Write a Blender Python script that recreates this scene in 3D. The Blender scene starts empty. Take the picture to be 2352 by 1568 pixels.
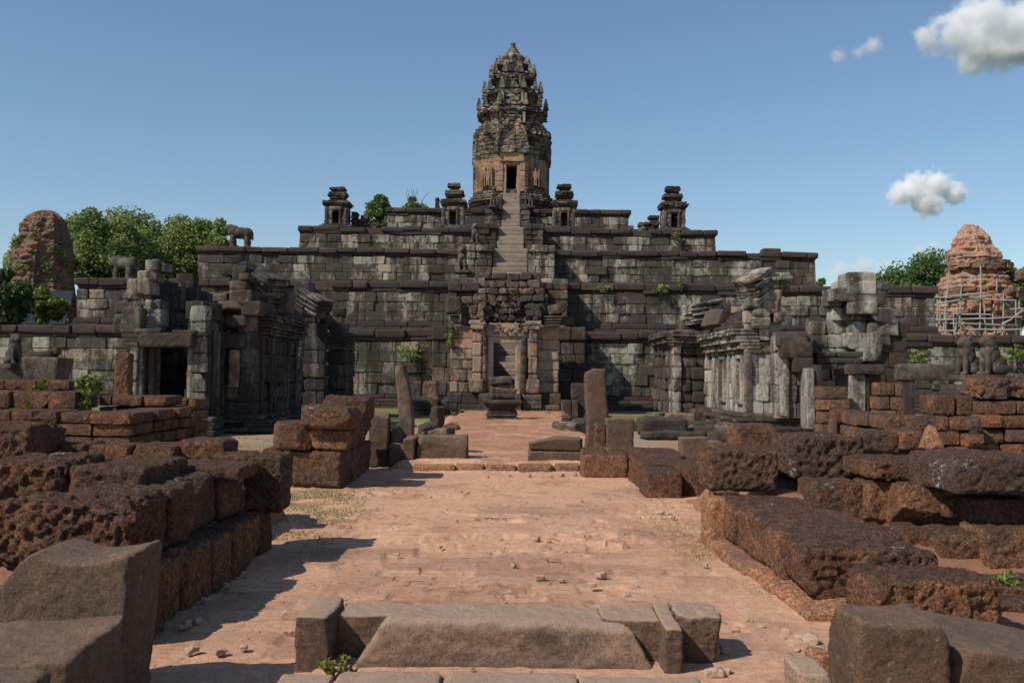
import bpy, bmesh, math, random
import numpy as np
from mathutils import Matrix, Vector
PI = math.pi
SC = bpy.context.scene
COL = SC.collection
# ------------------------------------------------------------------ camera, light, exposure
FPX, W2, H2 = 2250.0, 1176.0, 784.0           # focal length in units of a 2352 px wide picture
EYE = 1.9
PITCH, ROLL = math.atan(76 / FPX), math.radians(0.6)
cam_d = bpy.data.cameras.new('camera'); cam = bpy.data.objects.new('camera', cam_d); COL.objects.link(cam)
cam_d.sensor_width = 36; cam_d.lens = 36 * FPX / (2 * W2); cam_d.clip_start = .05; cam_d.clip_end = 20000
CM = Matrix.Rotation(PI / 2 + PITCH, 4, 'X') @ Matrix.Rotation(ROLL, 4, 'Z')
cam.matrix_world = Matrix.Translation((0, 0, EYE)) @ CM
SC.camera = cam
LIGHT = Vector((.80, .50, -.92)).normalized()  # the way the sunlight travels
w = bpy.data.worlds.new('World'); SC.world = w; w.use_nodes = True
wn = w.node_tree; bg = wn.nodes['Background']
sky = wn.nodes.new('ShaderNodeTexSky'); sky.sky_type = 'NISHITA'; sky.sun_disc = False
sky.sun_elevation = math.asin(-LIGHT.z); sky.sun_rotation = math.atan2(-LIGHT.x, -LIGHT.y)
sky.air_density = 1.15; sky.dust_density = .25; sky.ozone_density = 4.2
wn.links.new(sky.outputs[0], bg.inputs[0]); bg.inputs[1].default_value = .128
sl = bpy.data.lights.new('sun', 'SUN'); so = bpy.data.objects.new('sun', sl); COL.objects.link(so)
sl.energy = 5.0; sl.angle = math.radians(.5); sl.color = (1, .94, .85)
so.rotation_euler = LIGHT.to_track_quat('-Z', 'Y').to_euler()
SC.view_settings.view_transform = 'Standard'; SC.view_settings.look = 'None'
SC.view_settings.exposure = -.17; SC.view_settings.gamma = 1
SC.cycles.volume_bounces = 12; SC.cycles.max_bounces = 14; SC.cycles.diffuse_bounces = 3
SC.cycles.use_denoising = True

def ray(x, y):
    d = CM.to_3x3() @ Vector(((x - W2) / FPX, (H2 - y) / FPX, -1)); return d
def pt(x, y, D):
    d = ray(x, y); s = D / d.y; return Vector((d.x * s, D, EYE + d.z * s))
def gnd(x, y, z=0.):
    d = ray(x, y); s = (z - EYE) / d.z; return Vector((d.x * s, d.y * s, z))

# ------------------------------------------------------------------ noise
def _h(ix, iy, iz, s):
    n = (ix * 374761393 + iy * 668265263 + iz * 2147483647 + s * 1274126177) & 0xffffffff
    n = ((n ^ (n >> 13)) * 1274126177) & 0xffffffff
    n = ((n ^ (n >> 16)) * 2246822519) & 0xffffffff
    return ((n ^ (n >> 15)) & 0xffff) / 65535.0
def vnoise(P, s=0):
    F = np.floor(P).astype(np.int64); f = P - F; f = f * f * (3 - 2 * f); o = 0
    for dx in (0, 1):
        wx = f[:, 0] if dx else 1 - f[:, 0]
        for dy in (0, 1):
            wy = f[:, 1] if dy else 1 - f[:, 1]
            for dz in (0, 1):
                wz = f[:, 2] if dz else 1 - f[:, 2]
                o = o + wx * wy * wz * _h(F[:, 0] + dx, F[:, 1] + dy, F[:, 2] + dz, s)
    return o * 2 - 1
def fbm(P, sc, octv=4, s=0, g=.5):
    o = 0; a = 1.; t = 0
    for k in range(octv):
        o = o + a * vnoise(P * sc + 17.3 * k, s + k); t += a; a *= g; sc *= 2.03
    return o / t

# ------------------------------------------------------------------ mesh collector
class Geo:
    def __init__(s): s.sm = False; s.v = []; s.f = []; s.t = []; s.n = 0; s.tri = []
    def add(s, v, q, tone):
        v = np.asarray(v, float); s.v.append(v); s.f.append(np.asarray(q, np.int64) + s.n)
        s.t.append(np.full(len(v), tone) if np.isscalar(tone) else tone); s.n += len(v)
    def build(s, name, mat, parent=None, smooth=False):
        me = bpy.data.meshes.new(name)
        v = np.concatenate(s.v); t = np.concatenate(s.t)
        by = {}
        for f in s.f: by.setdefault(f.shape[1], []).append(f)
        loops = []; starts = []; tot = 0
        for k, fs in by.items():
            f = np.concatenate(fs); loops.append(f.ravel()); starts.append(tot + np.arange(len(f)) * k); tot += f.size
        loops = np.concatenate(loops); starts = np.concatenate(starts)
        me.vertices.add(len(v)); me.vertices.foreach_set('co', v.ravel())
        me.loops.add(len(loops)); me.loops.foreach_set('vertex_index', loops.astype(np.int32))
        me.polygons.add(len(starts)); me.polygons.foreach_set('loop_start', starts.astype(np.int32))
        me.update(calc_edges=True)
        a = me.attributes.new('tone', 'FLOAT', 'POINT'); a.data.foreach_set('value', t.astype(np.float32))
        me.polygons.foreach_set('use_smooth', np.full(len(starts), smooth or s.sm))
        me.validate()
        if s.sm: me.set_sharp_from_angle(angle=.62)
        me.materials.append(mat)
        o = bpy.data.objects.new(name, me); COL.objects.link(o)
        if parent: attach(o, parent)
        return o
def attach(o, parent):
    o.parent = parent; o.matrix_parent_inverse = Matrix.Translation(parent.location).inverted() if parent.type == 'EMPTY' else Matrix()
def tag(o, label=None, cat=None, group=None, kind=None):
    for k, v in (('label', label), ('category', cat), ('group', group), ('kind', kind)):
        if v: o[k] = v
    return o
def thing(name, label, cat, loc=(0, 0, 0), group=None):
    o = bpy.data.objects.new(name, None); COL.objects.link(o); o.location = loc; o.empty_display_size = .2
    return tag(o, label, cat, group)

_box = {}
def boxtop(nx, ny, nz):
    k = (nx, ny, nz)
    if k in _box: return _box[k]
    idx = {}; P = []; Q = []
    def vi(i, j, l):
        t = (i, j, l)
        if t not in idx: idx[t] = len(P); P.append(t)
        return idx[t]
    for i in range(nx):
        for j in range(ny):
            Q.append((vi(i, j, 0), vi(i, j + 1, 0), vi(i + 1, j + 1, 0), vi(i + 1, j, 0)))
            Q.append((vi(i, j, nz), vi(i + 1, j, nz), vi(i + 1, j + 1, nz), vi(i, j + 1, nz)))
    for i in range(nx):
        for l in range(nz):
            Q.append((vi(i, 0, l), vi(i + 1, 0, l), vi(i + 1, 0, l + 1), vi(i, 0, l + 1)))
            Q.append((vi(i, ny, l), vi(i, ny, l + 1), vi(i + 1, ny, l + 1), vi(i + 1, ny, l)))
    for j in range(ny):
        for l in range(nz):
            Q.append((vi(0, j, l), vi(0, j, l + 1), vi(0, j + 1, l + 1), vi(0, j + 1, l)))
            Q.append((vi(nx, j, l), vi(nx, j + 1, l), vi(nx, j + 1, l + 1), vi(nx, j, l + 1)))
    _box[k] = (np.array(P, float), np.array(Q)); return _box[k]
def rverts(size, r, seg):
    h = np.array(size) / 2.; r = min(r, h.min() * .45)
    if seg is None:
        P, Q = boxtop(3, 3, 3); T = np.empty_like(P)
        for a in range(3):
            T[:, a] = np.array([-h[a], -h[a] + r * 1.2, h[a] - r * 1.2, h[a]])[P[:, a].astype(int)]
    else:
        n = [int(max(3, min(90, round(2 * h[a] / seg)))) for a in range(3)]
        P, Q = boxtop(*n); T = (P / np.array(n) * 2 - 1) * h
    q = np.clip(T, -(h - r), h - r); d = T - q; L = np.linalg.norm(d, axis=1); L[L == 0] = 1
    return q + d * np.minimum(1, r / L)[:, None], Q
RNG = random.Random(5)
def block(G, c, size, rz=0, r=.03, seg=None, amp=.012, tone=None, tilt=(0, 0), sc=1.6, fine=0, pit=0, seed=None, deform=None, chips=0, cd=.26):
    """one stone: centre, full size, turned by rz, its corners worn round, its faces roughened"""
    V, Q = rverts(size, r, seg)
    seed = RNG.randrange(10 ** 6) if seed is None else seed
    if deform: V = deform(V)
    for q in range(chips):                                               # flat breaks across edges and corners
        R_ = random.Random(seed * 31 + q); n = np.array([R_.choice((-1, 1)) * R_.uniform(.25, 1), R_.choice((-1, 1)) * R_.uniform(.25, 1), R_.choice((-1, 1)) * R_.uniform(.25, 1)])
        n[R_.randrange(3)] *= R_.choice((.12, 1)); n /= np.linalg.norm(n); s_ = V @ n; m_ = s_.max(); cut = m_ - R_.uniform(.02, cd) * min(size)
        V = V - np.clip(s_ - cut, 0, None)[:, None] * n * .96
    off = np.array([seed % 97 * 3.1, seed % 89 * 2.3, seed % 83 * 1.7])
    if amp:
        D = np.stack([fbm(V + off + 50 * k, sc / max(.15, min(size)) if seg is None else sc, 2 if seg is None else 4, seed % 1000 + k) for k in range(3)], 1)
        V = V + D * amp
    if fine or pit:
        n = V / (np.array(size) / 2.); a = np.abs(n); N = np.sign(n) * a ** 8; N /= np.linalg.norm(N, axis=1)[:, None] + 1e-9
        d = fine * fbm(V + off, 15, 4, 3, .6)
        if pit:
            p = fbm(V + off, 26, 2, 7); d = d - .7 * pit * .75 * np.clip(p - .04, 0, .25) / .25
            p2 = fbm(V + off, 6, 2, 9); d = d - .55 * pit * .9 * np.clip(p2 - .32, 0, .3) / .3
        V = V + N * np.asarray(d)[:, None]
    if tilt[0] or tilt[1]:
        R = (Matrix.Rotation(tilt[0], 3, 'X') @ Matrix.Rotation(tilt[1], 3, 'Y')); V = V @ np.array(R).T
    if rz:
        cs, sn = math.cos(rz), math.sin(rz); V = np.stack([V[:, 0] * cs - V[:, 1] * sn, V[:, 0] * sn + V[:, 1] * cs, V[:, 2]], 1)
    G.add(V + np.array(c), Q, RNG.random() if tone is None else tone)
def cuboid(G, a, b, tone=.5, **k):
    a, b = np.array(a, float), np.array(b, float); block(G, (a + b) / 2, b - a, tone=tone, **k)
CB = np.array([[x, y, z] for z in (-.5, .5) for y in (-.5, .5) for x in (-.5, .5)])
CQ = np.array([[0, 2, 3, 1], [4, 5, 7, 6], [0, 1, 5, 4], [2, 6, 7, 3], [0, 4, 6, 2], [1, 3, 7, 5]])
def chip(G, c, size, rz=0, tone=None, j=.06):
    V = CB * np.array(size) + (np.random.rand(8, 3) - .5) * j
    cs, sn = math.cos(rz), math.sin(rz); V = np.stack([V[:, 0] * cs - V[:, 1] * sn, V[:, 0] * sn + V[:, 1] * cs, V[:, 2]], 1)
    G.add(V + np.array(c), CQ, RNG.random() if tone is None else tone)
np.random.seed(4)

def courses(G, o, ax, L, hs, depth, bl=(.7, 1.3), z0=0., gap=.006, amp=.012, r=.03, prof=None, holes=(), nj=.02, seg=None, far=False, tone=(0, 1), drop=0, fine=0, pit=0, zj=.006, chips=1):
    """dry-laid masonry: courses of separate stones from point o along ax (stones lie to the left of ax)"""
    ax = Vector(ax).normalized(); inn = Vector((-ax.y, ax.x)); rz = math.atan2(ax.y, ax.x); z = z0
    for h in hs:
        u = -RNG.random() * bl[0] * .6
        cuts = []
        while u < L:
            l = RNG.uniform(*bl); a, b = max(0, u), min(L, u + l)
            if L - b < bl[0] * .4: b = L
            if b - a > .05: cuts.append((a, b))
            u += l if b < L else L + l
        segs = []
        for a, b in cuts:
            pcs = [(a, b)]
            for hu0, hu1, hz0, hz1 in holes:
                if z + h * .5 > hz0 and z + h * .5 < hz1:
                    nx = []
                    for p, q in pcs:
                        if q <= hu0 or p >= hu1: nx.append((p, q))
                        else:
                            if hu0 - p > .04: nx.append((p, hu0))
                            if q - hu1 > .04: nx.append((hu1, q))
                    pcs = nx
            segs += pcs
        for a, b in segs:
            m = (a + b) / 2
            if prof and z + h * .45 > prof(m): continue
            if drop and RNG.random() < drop: continue
            e = RNG.gauss(0, nj); dd = depth * RNG.uniform(.9, 1.)
            c = Vector(o[:2]) + ax * m + inn * (e + dd / 2)
            t = RNG.uniform(*tone)
            jz = RNG.gauss(0, zj)
            if far: chip(G, (c.x, c.y, z + h / 2), (b - a - gap, dd, h - gap), rz, t, .03)
            else: block(G, (c.x, c.y, z + h / 2 + jz), (b - a - gap, dd, h - gap), rz, r * RNG.uniform(.7, 1.5), seg, amp, t, fine=fine, pit=pit, chips=chips if seg else 0)
        z += h
    return z

# ------------------------------------------------------------------ materials
class NT:
    def __init__(s, name):
        s.m = bpy.data.materials.new(name); s.m.use_nodes = True; s.t = s.m.node_tree; s.N = s.t.nodes; s.L = s.t.links
        s.bsdf = s.N['Principled BSDF']; s.bsdf.inputs['Roughness'].default_value = .92
        s.bsdf.inputs['Specular IOR Level'].default_value = .18
        s.pos = s.N.new('ShaderNodeNewGeometry').outputs['Position']
        a = s.N.new('ShaderNodeAttribute'); a.attribute_name = 'tone'; s.tone = a.outputs['Fac']
    def put(s, sock, v):
        if isinstance(v, (int, float)): sock.default_value = v
        elif isinstance(v, tuple): sock.default_value = (v + (1,))[:len(sock.default_value)] if len(sock.default_value) == 4 else v
        else: s.L.new(v, sock)
    def op(s, o, a, b=0., c=0., clamp=False):
        n = s.N.new('ShaderNodeMath'); n.operation = o; n.use_clamp = clamp
        for i, v in enumerate((a, b, c)): s.put(n.inputs[i], v)
        return n.outputs[0]
    def scale(s, v):
        n = s.N.new('ShaderNodeVectorMath'); n.operation = 'MULTIPLY'; s.L.new(s.pos, n.inputs[0]); n.inputs[1].default_value = v; return n.outputs[0]
    def noise(s, sc, det=4, ro=.55, vec=None, dist=0):
        n = s.N.new('ShaderNodeTexNoise'); n.inputs['Scale'].default_value = sc; n.inputs['Detail'].default_value = det
        n.inputs['Roughness'].default_value = ro; n.inputs['Distortion'].default_value = dist; s.L.new(vec or s.pos, n.inputs['Vector']); return n.outputs[0]
    def voro(s, sc, vec=None, feat='F1'):
        n = s.N.new('ShaderNodeTexVoronoi'); n.feature = feat; n.inputs['Scale'].default_value = sc; s.L.new(vec or s.pos, n.inputs['Vector']); return n.outputs['Distance']
    def step(s, v, a, b):
        n = s.N.new('ShaderNodeMapRange'); n.interpolation_type = 'SMOOTHSTEP'; s.put(n.inputs[0], v)
        n.inputs[1].default_value = a; n.inputs[2].default_value = b; return n.outputs[0]
    def mix(s, f, a, b, mode='MIX'):
        n = s.N.new('ShaderNodeMix'); n.data_type = 'RGBA'; n.blend_type = mode; s.put(n.inputs[0], f); s.put(n.inputs[6], a); s.put(n.inputs[7], b); return n.outputs[2]
    def fr(s, k): return s.op('FRACT', s.op('MULTIPLY', s.tone, k))
    def mulv(s, col, f):
        n = s.N.new('ShaderNodeVectorMath'); n.operation = 'SCALE'; s.L.new(col, n.inputs[0]); s.put(n.inputs['Scale'], f); return n.outputs[0]
    def bump(s, hgt, st, dist):
        n = s.N.new('ShaderNodeBump'); n.inputs['Strength'].default_value = st; n.inputs['Distance'].default_value = dist; s.L.new(hgt, n.inputs['Height']); s.L.new(n.outputs[0], s.bsdf.inputs['Normal'])
    def done(s, col): s.L.new(col, s.bsdf.inputs['Base Color']); return s.m
def sandstone(name, a, b, dark, cover=.5, soft=.07, streak=.4, sc=.8, speck=.5, pink=.25, bump=.5, bs=9, spk=(.42, .44, .40), near=0, dust=0, runs=0):
    """weathered sandstone: stones of differing tone, lichen crust in patches and runs, pale lichen flecks"""
    t = NT(name)
    base = t.mix(t.step(t.fr(5.7), 1 - pink - .08, 1 - pink + .08), a, b)
    base = t.mulv(base, t.op('MULTIPLY_ADD', t.fr(11.3), .24, .88))
    base = t.mulv(base, t.op('MULTIPLY_ADD', t.noise(7, 5, .7), .9, .55))
    n = t.op('MULTIPLY_ADD', t.noise(sc, 7, .68, t.scale((1, 1, streak))), .72, t.op('MULTIPLY', t.noise(sc * 6, 5, .65), .28))
    n = t.op('ADD', n, t.op('MULTIPLY_ADD', t.fr(3.1), .085, -.042))
    thr = .5 + (.5 - cover) * .36
    crust = t.step(n, thr - soft, thr + soft)
    dk = t.mix(t.noise(3, 4), dark, tuple(min(1, c * 2.3 + .006) for c in dark))
    col = t.mix(t.op('MULTIPLY', crust, .93), base, dk)
    if runs: col = t.mix(t.op('MULTIPLY', t.step(t.noise(1.1, 6, .65, t.scale((1.5, 1.5, .13))), .5, .64), runs), col, tuple(c * 1.3 for c in dark))
    if speck:
        col = t.mix(t.op('MULTIPLY', t.step(t.noise(15, 3, .5), .66, .72), t.op('MULTIPLY', t.step(t.noise(1.3, 3), .45, .6), speck)), col, spk)
    h = t.op('ADD', t.noise(bs, 8, .7), t.op('MULTIPLY', t.noise(bs * .3, 3), .8))
    if near:
        bed = t.noise(1., 6, .62, t.scale((2.4, 2.4, 15)), 1.2)                  # bedding lines of the stone
        col = t.mulv(col, t.op('MULTIPLY_ADD', t.step(bed, .36, .6), .26 * near, 1 - .17 * near))
        col = t.mulv(col, t.op('MULTIPLY_ADD', t.step(t.noise(55, 5, .75), .3, .7), .75, .6))
        col = t.mix(t.op('MULTIPLY', t.step(t.noise(7, 6, .72), .58, .66), .55), col, (.075, .058, .045))
        h = t.op('ADD', t.op('MULTIPLY', h, .7), t.op('ADD', t.op('MULTIPLY', bed, .5 * near), t.op('MULTIPLY', t.noise(60, 6, .75), .7)))
    if dust:
        sp = t.N.new('ShaderNodeSeparateXYZ'); g_ = t.N.new('ShaderNodeNewGeometry'); t.L.new(g_.outputs['Normal'], sp.inputs[0])
        col = t.mix(t.op('MULTIPLY', t.step(t.op('ADD', sp.outputs['Z'], t.op('MULTIPLY_ADD', t.noise(6, 6, .7), .5, -.25)), .35, .85), dust), col, (.46, .31, .215))
    t.bump(h, bump, .05)
    return t.done(col)
def laterite(name, br, org, dark, orange=.35, crust=.5, lichen=0., sc=1.2, vs=26, bump=.9, top=.8):
    """pitted iron-rich laterite: rusty heart, dark crust, some white lichen"""
    t = NT(name)
    n = t.op('ADD', t.noise(sc * 1.6, 6, .65), t.op('MULTIPLY_ADD', t.fr(7.3), .2, -.1))
    base = t.mix(t.step(n, .62 - orange * .4, .78 - orange * .4), br, org)
    base = t.mulv(base, t.op('MULTIPLY_ADD', t.step(t.noise(24, 6, .78), .3, .72), 1.1, .45))
    c = t.op('ADD', t.noise(sc, 7, .7), t.op('MULTIPLY_ADD', t.fr(3.9), .12, -.06))
    thr = .5 + (.5 - crust) * .36
    col = t.mix(t.op('MULTIPLY', t.step(c, thr - .14, thr + .14), .8), base, t.mix(t.noise(7, 5), dark, tuple(c * 2.2 for c in dark)))
    sp = t.N.new('ShaderNodeSeparateXYZ'); g_ = t.N.new('ShaderNodeNewGeometry'); t.L.new(g_.outputs['Normal'], sp.inputs[0])
    if top: col = t.mix(t.op('MULTIPLY', t.step(t.op('ADD', sp.outputs['Z'], t.op('MULTIPLY_ADD', t.noise(9, 5), .8, -.4)), .45, .9), top), col, t.mix(t.step(t.noise(14, 6, .75), .35, .65), (.072, .043, .031), (.175, .098, .066)))
    if lichen:
        col = t.mix(t.op('MULTIPLY', t.step(t.noise(16, 5, .7), .52, .6), t.step(t.noise(2.4, 3), .70 - lichen * .2, .78 - lichen * .2)), col, (.44, .45, .40))
    col = t.mulv(col, t.op('MULTIPLY_ADD', t.step(t.noise(vs * 2.1, 3, .7), .38, .56), .75, .5))
    col = t.mulv(col, t.op('MULTIPLY_ADD', t.step(t.noise(vs * .6, 4, .75), .34, .6), .55, .68))
    v = t.op('SUBTRACT', 1., t.op('MULTIPLY', t.op('SUBTRACT', 1., t.voro(vs, t.scale((1, 1, 1.25)))), t.step(t.noise(6, 3), .35, .65)))
    h = t.op('ADD', t.op('MULTIPLY', v, .5), t.op('ADD', t.op('MULTIPLY', t.noise(vs * 1.9, 5, .75), 1.5), t.op('MULTIPLY', t.noise(8, 4), .7)))
    t.bump(h, bump, .06)
    return t.done(col)
M = {}
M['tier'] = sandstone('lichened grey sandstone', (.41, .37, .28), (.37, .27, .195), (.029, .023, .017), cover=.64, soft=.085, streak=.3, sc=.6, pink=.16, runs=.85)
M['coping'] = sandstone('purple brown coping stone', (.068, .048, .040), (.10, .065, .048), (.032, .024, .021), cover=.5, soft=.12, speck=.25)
M['dark'] = sandstone('black lichened sandstone', (.17, .138, .105), (.2, .13, .09), (.028, .021, .016), cover=.68, soft=.1, speck=.45)
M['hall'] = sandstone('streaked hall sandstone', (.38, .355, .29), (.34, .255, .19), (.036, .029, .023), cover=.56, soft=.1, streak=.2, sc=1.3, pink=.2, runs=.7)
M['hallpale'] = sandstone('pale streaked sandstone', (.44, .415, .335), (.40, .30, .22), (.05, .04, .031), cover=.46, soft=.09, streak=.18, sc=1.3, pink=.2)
M['shade'] = sandstone('shade toned hall sandstone', (.17, .155, .13), (.20, .14, .10), (.02, .016, .013), cover=.7, soft=.08, streak=.16, sc=1.1, pink=.3)  # stained hall stone, its colour also darkened to stand in for shade
M['pink'] = sandstone('pink gate sandstone', (.35, .25, .178), (.38, .235, .155), (.035, .028, .022), cover=.42, soft=.1, streak=.4, pink=.45)
M['pinkpale'] = sandstone('pale door sandstone', (.46, .335, .24), (.46, .30, .205), (.06, .047, .037), cover=.22, soft=.12, streak=.3, pink=.35)
M['pinkdark'] = sandstone('carved brown sandstone', (.24, .17, .125), (.33, .205, .14), (.028, .022, .018), cover=.7, soft=.1, streak=.5, pink=.35)
M['tower'] = sandstone('tower sandstone', (.31, .265, .20), (.37, .235, .15), (.026, .022, .018), cover=.56, soft=.1, streak=.7, sc=1.0, pink=.22, bs=5)
M['towerwarm'] = sandstone('warm tower sandstone', (.36, .235, .155), (.40, .24, .145), (.036, .028, .021), cover=.34, soft=.12, streak=.5, sc=.9, pink=.5, bs=5)
M['stair'] = sandstone('worn stair sandstone', (.30, .232, .175), (.34, .25, .185), (.085, .064, .05), cover=.3, soft=.2, speck=.1)
M['grey'] = sandstone('smooth brown sandstone', (.18, .108, .068), (.205, .125, .08), (.058, .038, .026), cover=.5, soft=.2, streak=.6, sc=2.2, speck=.5, bump=.75, bs=22, near=.55, dust=.15)
M['sill'] = sandstone('worn sill sandstone', (.28, .165, .10), (.30, .18, .112), (.066, .041, .028), cover=.64, soft=.2, streak=.5, sc=2.6, speck=.05, bump=.75, bs=22, near=1.15, dust=.9)
M['slab'] = sandstone('dusty paving sandstone', (.34, .225, .155), (.36, .24, .165), (.17, .115, .085), cover=.4, soft=.3, sc=2, speck=0, bump=.6, bs=22, near=1, dust=.6)
M['lat'] = laterite('dark laterite', (.20, .095, .055), (.32, .15, .078), (.075, .045, .032), orange=.42, crust=.52, lichen=.18)
M['latlich'] = laterite('white lichened laterite', (.19, .10, .06), (.29, .145, .082), (.07, .046, .035), orange=.3, crust=.55, lichen=.62)
M['latorg'] = laterite('rusty laterite', (.22, .115, .065), (.35, .165, .08), (.075, .05, .038), orange=.5, crust=.4)
M['latworn'] = laterite('worn laterite', (.30, .15, .085), (.38, .18, .095), (.12, .07, .05), orange=.6, crust=.3, vs=30, bump=.6, top=0)
M['latwall'] = laterite('laterite wall stone', (.22, .11, .062), (.38, .17, .082), (.075, .056, .05), orange=.45, crust=.5, lichen=.1)
M['brick'] = laterite('ruined brick', (.34, .195, .125), (.46, .19, .095), (.24, .165, .12), orange=.46, crust=.5, vs=9, bump=.6, sc=.55, top=.3)
M['brickdark'] = laterite('overgrown brick', (.20, .115, .072), (.36, .16, .075), (.085, .062, .045), orange=.36, crust=.55, vs=9, bump=.6, sc=.6, top=.4)
def simple(name, c, r=.8, var=.3, sc=4):
    t = NT(name); t.bsdf.inputs['Roughness'].default_value = r
    return t.done(t.mulv(t.mix(0., c, c), t.op('MULTIPLY_ADD', t.noise(sc, 5, .6), var * 2, 1 - var)))
M['wood'] = simple('grey weathered wood', (.36, .32, .28)); M['tarp'] = simple('blue grey sheet', (.022, .026, .036), .9)
M['bark'] = simple('bark', (.13, .1, .075)); M['stone'] = simple('loose pale stone', (.40, .27, .19)); M['void'] = simple('painted doorway dark', (.02, .017, .014))  # void: near-black colour standing in for shade inside the tower door
M['plastic'] = simple('clear blue plastic', (.35, .5, .68), .2); M['bluecap'] = simple('blue cap', (.05, .15, .5), .4)
def leafmat(name, a, b, tr=.35):
    t = NT(name); col = t.mix(t.tone, a, b)
    t.bsdf.inputs['Roughness'].default_value = .55; t.bsdf.inputs['Specular IOR Level'].default_value = .3
    tl = t.N.new('ShaderNodeBsdfTranslucent'); t.L.new(col, tl.inputs[0]); mx = t.N.new('ShaderNodeMixShader'); mx.inputs[0].default_value = tr
    t.L.new(col, t.bsdf.inputs['Base Color']); t.L.new(t.bsdf.outputs[0], mx.inputs[1]); t.L.new(tl.outputs[0], mx.inputs[2])
    t.L.new(mx.outputs[0], t.N['Material Output'].inputs['Surface']); return t.m
M['leaf'] = leafmat('green leaves', (.115, .175, .04), (.34, .39, .13))
M['leafd'] = leafmat('dark leaves', (.03, .052, .016), (.08, .12, .036))
M['leafy'] = leafmat('yellow green leaves', (.07, .12, .02), (.24, .27, .045))
M['leafb'] = leafmat('far green leaves', (.07, .125, .035), (.19, .26, .085))
M['grass'] = leafmat('grass blades', (.20, .20, .06), (.45, .37, .2), .25)
# ------------------------------------------------------------------ ground, path, soil
def grid(name, xs, ys, zf, mat, tone=None, kind='structure', smooth=True):
    X, Y = np.meshgrid(xs, ys); P = np.stack([X.ravel(), Y.ravel(), np.zeros(X.size)], 1)
    z, t = zf(P); P[:, 2] = z
    nx, ny = len(xs), len(ys); i = np.arange((nx - 1) * (ny - 1)); r = i // (nx - 1) * nx + i % (nx - 1)
    G = Geo(); G.add(P, np.stack([r, r + 1, r + nx + 1, r + nx], 1), t)
    o = G.build(name, mat, smooth=smooth); tag(o, kind=kind); return o
def ss(a, b, x): t = np.clip((x - a) / (b - a), 0, 1); return t * t * (3 - 2 * t)
t = NT('courtyard soil and short grass')
dry = t.mix(t.noise(11, 6, .7), (.27, .20, .12), (.42, .31, .19)); soil = t.mix(t.noise(5, 6, .7), (.30, .155, .09), (.40, .225, .135))
grn = t.mix(t.noise(9, 6, .7), (.09, .11, .03), (.25, .23, .09))
col = t.mix(t.step(t.noise(.5, 6, .65), .50, .62), dry, soil)
sep = t.N.new('ShaderNodeSeparateXYZ'); t.L.new(t.pos, sep.inputs[0])
col = t.mix(t.step(t.op('ADD', t.op('MULTIPLY', t.noise(.45, 6, .7), 14), sep.outputs['Y']), 44, 52), col, grn)
col = t.mix(t.op('MULTIPLY', t.step(t.noise(1.7, 5, .7), .56, .66), .6), col, grn)
far_ = t.N.new('ShaderNodeVectorMath'); far_.operation = 'LENGTH'; t.L.new(t.pos, far_.inputs[0])
col = t.mix(t.step(far_.outputs['Value'], 62, 90), col, t.mix(t.noise(.2, 5), (.03, .05, .016), (.06, .08, .03)))
t.bump(t.op('ADD', t.noise(22, 7, .75), t.noise(3, 3)), .7, .06); M['ground'] = t.done(col)
t = NT('dusty red earth path')
c1 = t.mix(t.noise(1.6, 8, .72), (.50, .27, .16), (.63, .37, .235)); c2 = t.mix(t.noise(2.2, 7, .7), (.32, .15, .08), (.43, .235, .14))
col = t.mix(t.step(t.noise(.8, 6, .62), .52, .70), c1, c2)
col = t.mix(t.op('MULTIPLY', t.step(t.tone, .15, .9), .6), col, t.mix(t.noise(4, 6, .7), (.23, .12, .072), (.35, .195, .12)))
sepp = t.N.new('ShaderNodeSeparateXYZ'); t.L.new(t.pos, sepp.inputs[0])
col = t.mix(t.op('MULTIPLY', t.step(sepp.outputs['Y'], 19.6, 21.5), t.step(t.noise(.9, 6, .72), .3, .62)), col, t.mix(t.noise(5, 6, .75), (.25, .115, .062), (.46, .225, .13)))
wv = t.N.new('ShaderNodeVectorMath'); wv.operation = 'MULTIPLY_ADD'; nz_ = t.N.new('ShaderNodeTexNoise'); nz_.inputs['Scale'].default_value = 1.6; nz_.inputs['Detail'].default_value = 4; t.L.new(t.pos, nz_.inputs['Vector'])
t.L.new(nz_.outputs['Color'], wv.inputs[0]); wv.inputs[1].default_value = (.5, .42, 0); t.L.new(t.pos, wv.inputs[2])
br = t.N.new('ShaderNodeTexBrick'); t.L.new(wv.outputs[0], br.inputs['Vector']); br.inputs['Scale'].default_value = 1; br.inputs['Brick Width'].default_value = .44; br.inputs['Row Height'].default_value = .3; br.inputs['Mortar Size'].default_value = .016; br.inputs['Mortar Smooth'].default_value = .6
br.inputs['Color1'].default_value = (1, 1, 1, 1); br.inputs['Color2'].default_value = (.86, .86, .86, 1); br.inputs['Mortar'].default_value = (.32, .29, .28, 1)
jm = t.op('MULTIPLY', t.step(t.noise(.75, 6, .7), .475, .60), t.step(t.noise(5, 5, .75), .42, .6))
col = t.mix(jm, col, br.outputs['Color'], 'MULTIPLY')
col = t.mulv(col, t.op('MULTIPLY_ADD', t.step(t.noise(60, 6, .8), .25, .75), .6, .7))
col = t.mulv(col, t.op('MULTIPLY_ADD', t.step(t.noise(11, 6, .75), .25, .7), .42, .76))
col = t.mix(t.op('MULTIPLY', t.step(t.voro(30), .16, .08), t.step(t.noise(2.2, 4), .5, .62)), col, (.19, .10, .065))
crk = t.op('MULTIPLY', t.op('SUBTRACT', 1., t.op('MULTIPLY', br.outputs['Fac'], jm)), .9)
t.bump(t.op('ADD', crk, t.op('ADD', t.op('MULTIPLY', t.noise(16, 8, .75), .9), t.op('MULTIPLY', t.noise(90, 4, .7), .6))), .7, .025); M['path'] = t.done(col)
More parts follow.
